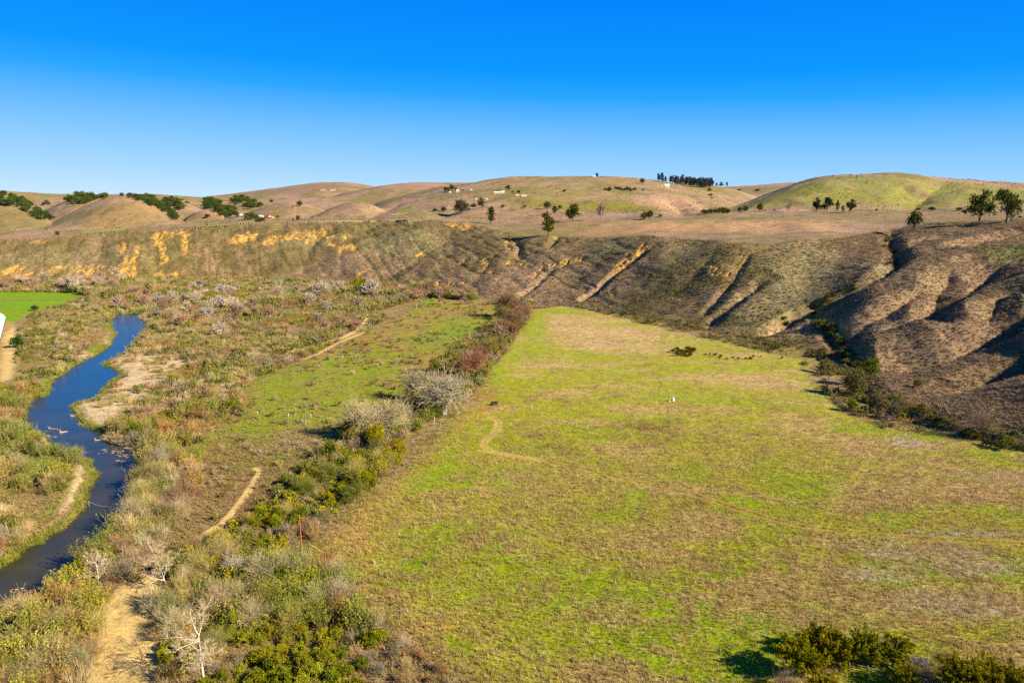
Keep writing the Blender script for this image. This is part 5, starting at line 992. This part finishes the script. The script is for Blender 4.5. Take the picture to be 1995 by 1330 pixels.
# rusty cart at the track junction
p = gp(963, 789); t = thing('farm_cart', 'small rust-red farm cart with dark load bed, by the track junction in the meadow', 'cart', p, .12)
MB().box((0,0,.92), (2.9,1.5,.14)).box((0,.72,1.2), (2.9,.08,.45)).box((-1.42,0,1.15), (.08,1.4,.4)).ob('load_bed', MT['black'], t); MB().box((.1,-.55,.62), (2.1,.12,.34)).box((.1,.55,.62), (2.1,.12,.34)).box((-.2,0,.55), (.3,1.2,.2)).ob('frame', MT['rust'], t)
for x in (-.75, .85):
    for y in (-.78, .78): w_ = MB().bar((x, y - .09, .42), (x, y + .09, .42), .42, .42, 16).ob('wheel', MT['rust'] if x > 0 else MT['black'], t)
MB().bar((-1.4,0,.6), (-2.9,-.3,.12), .06).ob('drawbar', MT['drift'], t)
p = gp(940, 754)
for i, (dx, dy, L, r, lab) in enumerate([(-.9,.1,2.6,.2,'dark weathered log lying by the tree line, left piece'), (.9,.35,2.9,.22,'dark weathered log lying by the tree line, right piece')]):
    t = thing('fallen_log', lab, 'log', (p[0] + dx, p[1] + dy, p[2] + r*.7), .12*(i*2 - 1)); MB().bar((-L/2,0,0), (L/2,0,.1), r, r*.75, 9).ob('log', MT['black'] if i else MT['wood'], t); MB().bar((L*.2,0,.1), (L*.32,.4,.4), .06, .04, 6).ob('branch_stub', MT['wood'], t)
def rocky(r, seed, n=2):
    import bmesh
    bm = bmesh.new(); bmesh.ops.create_icosphere(bm, subdivisions=n, radius=r)
    R = np.random.default_rng(seed)
    o_ = R.uniform(0, 50, 3)
    for v in bm.verts:
        q = .72 + .55*float(fbm(np.array([v.co.x/r*2 + o_[0]]), np.array([v.co.y/r*2 + v.co.z/r + o_[1]]), 1.0, 3, seed)[0]); v.co *= q; v.co.z *= .7
    me = D.meshes.new('rock'); bm.to_mesh(me); bm.free(); me.materials.append(MT['rock']); return me
for i, (px, py, r, lab) in enumerate([(793,1189,.36,'white stone at the meadow edge by the thicket corner'), (825,1140,.22,'small white stone in the green meadow above the thicket'), (624,1023,.26,'white stone under the bushes near the utility pole'), (810,860,.24,'white stone in bright grass below the cottonwoods'), (1321,812,.2,'tiny white stone below the well'), (1377,659,.6,'white block at the foot of the bluff by the meadow edge'),
     (880,814,.25,'white stone right of the grey cottonwood'), (1178,863,.22,'tiny white stone in the middle of the meadow')]):
    link('pale_stone', rocky(r, 60 + i), None, gp(px, py), lab, 'stone')
for i, (dx, dy, r) in enumerate([(0,0,.6), (.9,-.5,.7), (1.7,-.4,.5), (.4,-1.0,.5), (1.3,-1.1,.45), (-.8,.7,.4)]):
    p = gp(1783, 1288); link('pale_stone', rocky(r, 80 + i), None, (p[0] + dx, p[1] + dy, p[2] + r*.3), ['top left','biggest middle','right','lower left','lower right','detached upper left'][i] + ' grey-white boulder of the heap between the junipers', 'boulder', 'boulder heap between the junipers')
# river things
for i, (px, py, L, lab) in enumerate([(103,836,3.8,'bleached drift log with upright roots stranded in the river bend'), (124,842,2.4,'short drift log right of the rooted one in the river'), (190,858,1.9,'small tangle of driftwood near the right river bank'), (142,811,1.6,'driftwood piece at the sandy right bank'), (158,828,1.6,'second driftwood piece along the right bank'), (96,1130,1.6,'orange-brown log in the dark lower river')]):
    q = onz(px, py, WZ); t = thing('drift_log', lab, 'driftwood', (q[0], q[1], WZ), rng.uniform(-.3, .5)); MB().bar((-L/2,0,.05), (L/2,.2,.2), .26, .15, 8).ob('log', MT['drift'], t)
    m = MB()
    for j in range(6): a = rng.uniform(-.6, .6, 3); m.bar((-L/2 + rng.uniform(0, 1), 0, .1), (-L/2 + a[0], a[1], .9 + a[2]), .06, .02, 5)
    m.ob('root', MT['drift'], t)
wl = MB()
for px, py, n, sx in [(225,878,26,14),(245,885,24,12),(235,898,14,5),(100,850,6,6),(258,872,16,6),(28,1150,10,5),(60,1148,8,10)]:
    for j in range(n):
        q = onz(px + rng.normal()*sx, py + rng.normal()*sx*.25, WZ)
        if rdist(q[0], q[1]) > -.6: continue
        r = rng.uniform(.15, .5); an = np.sort(rng.uniform(0, 6.28, 6)); wl.poly([(q[0] + r*1.8*math.cos(a), q[1] + r*math.sin(a), WZ + .03) for a in an], [tuple(range(6))])
wl.ob('water_weed', MT['drift'], None, kind='stuff', label='floating weed and twigs on the river')
a, b = onz(173, 979, 0), onz(236, 985, 0); pts = [np.array([*(a + (b - a)*f), .35 - 1.0*math.sin(math.pi*f)]) for f in np.linspace(0, 1, 9)]; t = thing('river_cable', 'thin pale cable stretched low across the river', 'cable', (0, 0, 0))
m = MB(); [m.bar(tuple(pts[i]), tuple(pts[i+1]), .035, .035, 5) for i in range(8)]; m.ob('line', MT['steel'], t); [MB().bar((q[0], q[1], -1.0), (q[0], q[1], .6), .07).ob('anchor_post', MT['wood'], t) for q in (pts[0], pts[-1])]
# rail fence among the junipers
def fence(label, A, B, n):
    A, B = gp(*A), gp(*B); t = thing('rail_fence', label, 'fence', A); L = B - A
    for i in range(n + 1): q = L*i/n; MB().box((q[0], q[1], q[2] + .62), (.13,.13,1.5)).ob('post', MT['wood'], t)
    for h in (.45, .8, 1.12): MB().bar((-L[0]*.03, -.10, h), (L[0]*1.03, L[1] - .10, L[2] + h), .05, .05, 6).ob('rail', MT['wood'], t)
fence('weathered three-rail wooden fence behind the left junipers, lit part', (1634,1296), (1718,1318), 3); fence('shaded three-rail wooden fence under the right junipers', (1728,1322), (1800,1342), 3)
# long white tunnel by the field
q = gp(-6, 622); q2 = gp(-26, 680); L = math.hypot(q2[0] - q[0], q2[1] - q[1]); az = math.atan2(q2[1] - q[1], q2[0] - q[0]); t = thing('storage_tunnel', 'long white plastic storage tunnel at the left edge beside the dirt road', 'tunnel', q, az)
R_ = 5.2; n = 14; an = np.linspace(0, math.pi, n); V = [(x, R_*math.cos(a), R_*.95*math.sin(a)) for x in (0, L) for a in an]
MB().poly(V, [(i, i+1, n + i + 1, n + i) for i in range(n-1)]).ob('cover', MT['plastic'], t); MB().poly([(-.01, R_*.98*math.cos(a), R_*.94*math.sin(a)) for a in an], [tuple(range(n))]).ob('end_wall', MT['white'], t); m = MB()
for x in np.linspace(.2, L - .2, 12):
    hp = MB(); [hp.bar((x, R_*1.004*math.cos(an[i]), R_*.955*math.sin(an[i])), (x, R_*1.004*math.cos(an[i+1]), R_*.955*math.sin(an[i+1])), .06, .06, 5) for i in range(n-1)]; hp.ob('hoop', MT['steel'], t)
m.box((L/2, R_*1.01, .3), (L, .15, .6)).box((L/2, -R_*1.01, .3), (L, .15, .6)); m.ob('base_rail', MT['black'], t)
# houses far off
def house(label, px, py, w, d, h, wall, roof, rz=0.0, rh=.45, nwin=3, cat='house', wing=None):
    w, d, h = w*.7, d*.7, h*.7; p = hit(px, py); p[2] -= .4; t = thing('farm_house' if cat == 'house' else 'shed', label, cat, p, rz); e = .35
    MB().poly([(-w/2,-d/2,-1.5),(w/2,-d/2,-1.5),(w/2,d/2,-1.5),(-w/2,d/2,-1.5),(-w/2,-d/2,h),(w/2,-d/2,h),(w/2,d/2,h),(-w/2,d/2,h),(-w/2,0,h + d*rh*.97),(w/2,0,h + d*rh*.97)], [(0,1,5,4),(2,3,7,6),(1,2,6,9,5),(3,0,4,8,7),(0,3,2,1),(4,5,9,8),(6,7,8,9)]).ob('wall', MT[wall], t)
    z0, zt, th = h - e*rh*2 + .12, h + d*rh + .12, .18; y0, x0 = d/2 + e, w/2 + e
    rf = MB().poly([(-x0,-y0,z0),(x0,-y0,z0),(x0,0,zt),(-x0,0,zt),(x0,y0,z0),(-x0,y0,z0),(-x0,-y0,z0+th),(x0,-y0,z0+th),(x0,0,zt+th),(-x0,0,zt+th),(x0,y0,z0+th),(-x0,y0,z0+th)], [(0,3,2,1),(3,5,4,2),(6,7,8,9),(9,8,10,11),(0,1,7,6),(4,5,11,10),(1,2,8,7),(2,4,10,8),(0,6,9,3),(3,9,11,5)]).ob('roof', MT[roof], t)
    for i in range(nwin): MB().box((-w/2 + w*(i + 1)/(nwin + 1) , -d/2 - .03, h*.55), (w*.10, .08, h*.34)).ob('window', MT['dark'], t)
    MB().box((w*.5*(nwin/(nwin + 1.)) , -d/2 - .04, h*.36), (w*.07, .08, h*.72)).ob('door', MT['grey'], t)
    if wing: MB().box(wing[:3], wing[3:]).ob('wing', MT['tan'], t)
    return t
house('white farmhouse on the brow of the middle hill below the grove', 1299, 364, 14, 8, 4.4, 'white', 'white', .1); house('red-roofed house among trees behind the left bluff', 522, 425, 15, 10, 3.2, 'tan', 'red', -.5, .5, wing=(10, -1, 1.2, 7, 5, 2.6)); house('small cream outbuilding left of the red-roofed house', 509, 423, 7, 5, 2.4, 'cream', 'white', .1, .3, 1, 'shed')
house('small shed with white and blue-grey sides beside the dark oaks', 470, 421, 8, 6, 3, 'grey', 'white', .4, .4, 1, 'shed'); house('tan long building on the far mountain, left of two', 629, 371, 32, 16, 8, 'tan', 'wood', 0, .2); house('tan long building on the far mountain, right of two', 649, 371, 38, 16, 7, 'tan', 'wood', .1, .2)
house('long white barn at the farm on the middle hill', 970, 377, 20, 8, 3.0, 'white', 'cream', .05, .25, 5); house('pink-roofed small house at the farm on the middle hill', 980, 376, 7, 6, 3.4, 'cream', 'tan', .1, .4, 1); house('pale house half hidden by trees of the far homestead', 892, 374, 9, 7, 4, 'cream', 'tan', 0, .4, 2); house('white hut left at the far homestead', 877, 376, 6, 5, 2.6, 'white', 'white', 0, .3, 1, 'shed')
house('white hut alone on the slope right of the far homestead', 918, 371, 5, 4, 2.2, 'white', 'white', 0, .3, 1, 'shed'); house('pink-grey sheds below the farm on the middle hill', 1021, 383, 12, 6, 2.4, 'tan', 'cream', 0, .25, 2, 'shed'); house('white hut on the crest left of the lone dark tree', 1158, 345, 10, 6, 3, 'white', 'white', 0, .3, 1, 'shed')
house('dark open barn beside the biggest dark tree', 921, 408, 12, 6, 2.6, 'grey', 'wood', 0, .2, 0, 'shed'); house('white hut left of the slim grey-green eucalyptus', 928, 389, 4, 3, 2.0, 'white', 'white', 0, .3, 1, 'shed'); house('white hut right of the slim grey-green eucalyptus', 948, 389, 4, 3, 2.0, 'white', 'white', 0, .3, 1, 'shed'); house('yellow-cream shed left of the white farmhouse', 1290, 363, 5, 4, 3, 'cream', 'tan', 0, .3, 1, 'shed'); house('pink low sheds at the foot of the big middle slope', 1008, 382, 8, 5, 2, 'tan', 'tan', 0, .3, 1, 'shed')
# vineyard rows on the plateau behind the left bluff
def vine_row(A, B, label, group):
    t = thing('vine_row', label, 'vine row', A, 0, group); L = B - A; n = 10; v, f = [], []
    for i in range(n + 1):
        q = L*i/n; z = float(zs(A[0] + q[0], A[1] + q[1])) - A[2]; w_ = .35 + rng.uniform(-.1, .12); hh = 1.5 + rng.uniform(-.25, .25)
        v += [(q[0] - w_, q[1], z), (q[0] + w_, q[1], z), (q[0] + w_*.6, q[1], z + hh), (q[0] - w_*.6, q[1], z + hh)]
    for i in range(n):
        o = 4*i; f += [(o + a, o + (a+1) % 4, o + 4 + (a+1) % 4, o + 4 + a) for a in range(4)]
    MB().poly(v, f).ob('vines', MT['vine'], t)
    for i in (0, n): q = L*i/n; z = float(zs(A[0] + q[0], A[1] + q[1])) - A[2]; MB().bar((q[0], q[1], z), (q[0], q[1], z + 2.1), .22, .18, 5).ob('end_post', MT['drift'], t)
for i in range(24):
    f = i/23; vine_row(hit(158 + 78*f, 459 - 10*f + 1), hit(166 + 78*f, 452 - 5*f), 'low green vine row in the vineyard at the foot of the dome hill', 'vine rows below the dome hill')
for i in range(22):
    f = i/21; vine_row(hit(383 + 108*f, 445 - 10*f), hit(386 + 108*f, 440 - 9*f), 'vine row with pale end posts on the rim left of the red-roofed house', 'vine rows by the red-roofed house')
for i in range(20):
    f = i/19; vine_row(hit(585 + 235*f, 434.5 - 2.5*f), hit(597 + 235*f, 433.0 - 2.5*f), 'dark vine row along the far rim of the bluff', 'dark vine rows on the rim')
# cattle grazing on the far slope
def cow_mesh():
    V = [(0,-.75,1.05),(0,0,1.08),(0,.7,1.1),(0,1.05,1.3),(0,1.3,1.25),(0,1.55,1.05),(-.25,.6,.75),(-.25,.62,.4),(-.25,.6,0),(.25,.6,.75),(.25,.62,.4),(.25,.6,0),(-.25,-.7,.75),(-.25,-.85,.42),(-.25,-.78,0),(.25,-.7,.75),(.25,-.85,.42),(.25,-.78,0),(0,-1.0,1.15),(0,-1.08,.5)]
    E = [(0,1),(1,2),(2,3),(3,4),(4,5),(2,6),(6,7),(7,8),(2,9),(9,10),(10,11),(0,12),(12,13),(13,14),(0,15),(15,16),(16,17),(0,18),(18,19)]
    Rr = [.40,.44,.40,.24,.19,.13,.17,.10,.08,.17,.10,.08,.19,.10,.08,.19,.10,.08,.06,.04]
    me = D.meshes.new('cow_skeleton'); me.from_pydata(V, E, []); o = D.objects.new('cow_skeleton', me); COL.objects.link(o); md = o.modifiers.new('skin', 'SKIN'); o.modifiers.new('sub', 'SUBSURF').levels = 1
    for i, r in enumerate(Rr): me.skin_vertices[0].data[i].radius = (r, r)
    me.skin_vertices[0].data[1].use_root = True; me.skin_vertices[0].data[0].use_root = False
    dg = bpy.context.evaluated_depsgraph_get(); m2 = D.meshes.new_from_object(o.evaluated_get(dg)); D.objects.remove(o); m2.materials.clear(); m2.materials.append(MT['cow']); m2.name = 'cow'; return m2
CM = cow_mesh()
for i, (px, py, rz) in enumerate([(948,370.5,1.2),(951,370.5,.4),(954,370,2.2),(957,369.5,1.6),(959,369.3,.2),(974,368,1.5)]):
    o = link('cow', CM, None, hit(px, py), 'black cow grazing on the green slope left of the hill farm' if i < 5 else 'black cow apart from the others, nearest the hill farm', 'cow', 'cows on the green slope'); o.rotation_euler = (0, 0, rz)
# ---------------------------------------------------------------- light, sky, camera
SUN_EL, SUN_AZ = math.radians(30), math.radians(112)   # azimuth clockwise from +Y
sd = np.array([math.sin(SUN_AZ)*math.cos(SUN_EL), math.cos(SUN_AZ)*math.cos(SUN_EL), math.sin(SUN_EL)])
li = D.lights.new('sun', 'SUN'); li.energy = 4.6; li.angle = math.radians(.5); li.color = (1, .93, .79)
so = D.objects.new('sun', li); COL.objects.link(so)
from mathutils import Vector
so.rotation_euler = Vector(sd).to_track_quat('Z', 'Y').to_euler(); so.location = (0, 0, 500)
W = D.worlds.new('World'); SC.world = W; W.use_nodes = True; t = W.node_tree; t.nodes.clear()
o = t.nodes.new('ShaderNodeOutputWorld'); bg = t.nodes.new('ShaderNodeBackground'); sk = t.nodes.new('ShaderNodeTexSky'); pass
sk.sky_type = 'NISHITA'; sk.sun_disc = False; sk.sun_elevation = SUN_EL; sk.sun_rotation = SUN_AZ; sk.altitude = 100; sk.air_density = 1.0; sk.dust_density = .3; sk.ozone_density = 2.5
# clear winter air: pale blue at the horizon, deep blue overhead, a little darker towards the sun's side
def nn(typ, **k):
    x = t.nodes.new(typ)
    for a_, v in k.items(): setattr(x, a_, v)
    return x
tcn = nn('ShaderNodeTexCoord'); sx = nn('ShaderNodeSeparateXYZ'); t.links.new(tcn.outputs['Generated'], sx.inputs[0])
m1 = nn('ShaderNodeMath', operation='MULTIPLY_ADD'); t.links.new(sx.outputs[0], m1.inputs[0]); m1.inputs[1].default_value = .03; t.links.new(sx.outputs[2], m1.inputs[2])
cr = nn('ShaderNodeValToRGB'); t.links.new(m1.outputs[0], cr.inputs[0]); el = cr.color_ramp.elements
def s2l(c): return tuple(((v/255 + .055)/1.055)**2.4 if v > 10 else v/255/12.92 for v in c) + (1,)
stops = [(0.0,(198,231,255)),(.03,(170,218,255)),(.075,(130,200,255)),(.115,(86,180,255)),(.14,(40,166,255)),(.17,(6,152,255)),(.25,(0,134,252)),(.6,(4,104,214)),(1.0,(8,84,180))]
while len(el) < len(stops): el.new(.5)
for e, (p_, c_) in zip(el, stops): e.position = p_; e.color = s2l(c_)
sc2 = nn('ShaderNodeVectorMath', operation='SCALE'); t.links.new(cr.outputs[0], sc2.inputs[0]); sc2.inputs[3].default_value = SKY_GAIN
mxs = nn('ShaderNodeMix', data_type='RGBA'); mxs.inputs[0].default_value = .996; t.links.new(sk.outputs[0], mxs.inputs[6]); t.links.new(sc2.outputs[0], mxs.inputs[7])
t.links.new(mxs.outputs[2], bg.inputs[0]); bg.inputs[1].default_value = SKY_STR
t.links.new(bg.outputs[0], o.inputs[0])
cd = D.cameras.new('camera'); co = D.objects.new('camera', cd); COL.objects.link(co)
cd.sensor_width = 36; cd.lens = FP/PW*36; cd.clip_start = .5; cd.clip_end = 30000
co.location = (0, 0, CH); co.rotation_euler = (math.pi/2 - PITCH, 0, 0)
SC.camera = co
SC.view_settings.view_transform = 'Standard'; SC.view_settings.look = 'None'; SC.view_settings.gamma = 1; SC.view_settings.use_curve_mapping = False
SC.view_settings.exposure = EXPO
SC.render.resolution_x, SC.render.resolution_y = 1024, 682
SC.cycles.use_denoising = False; SC.cycles.max_bounces = 6; SC.cycles.transparent_max_bounces = 8
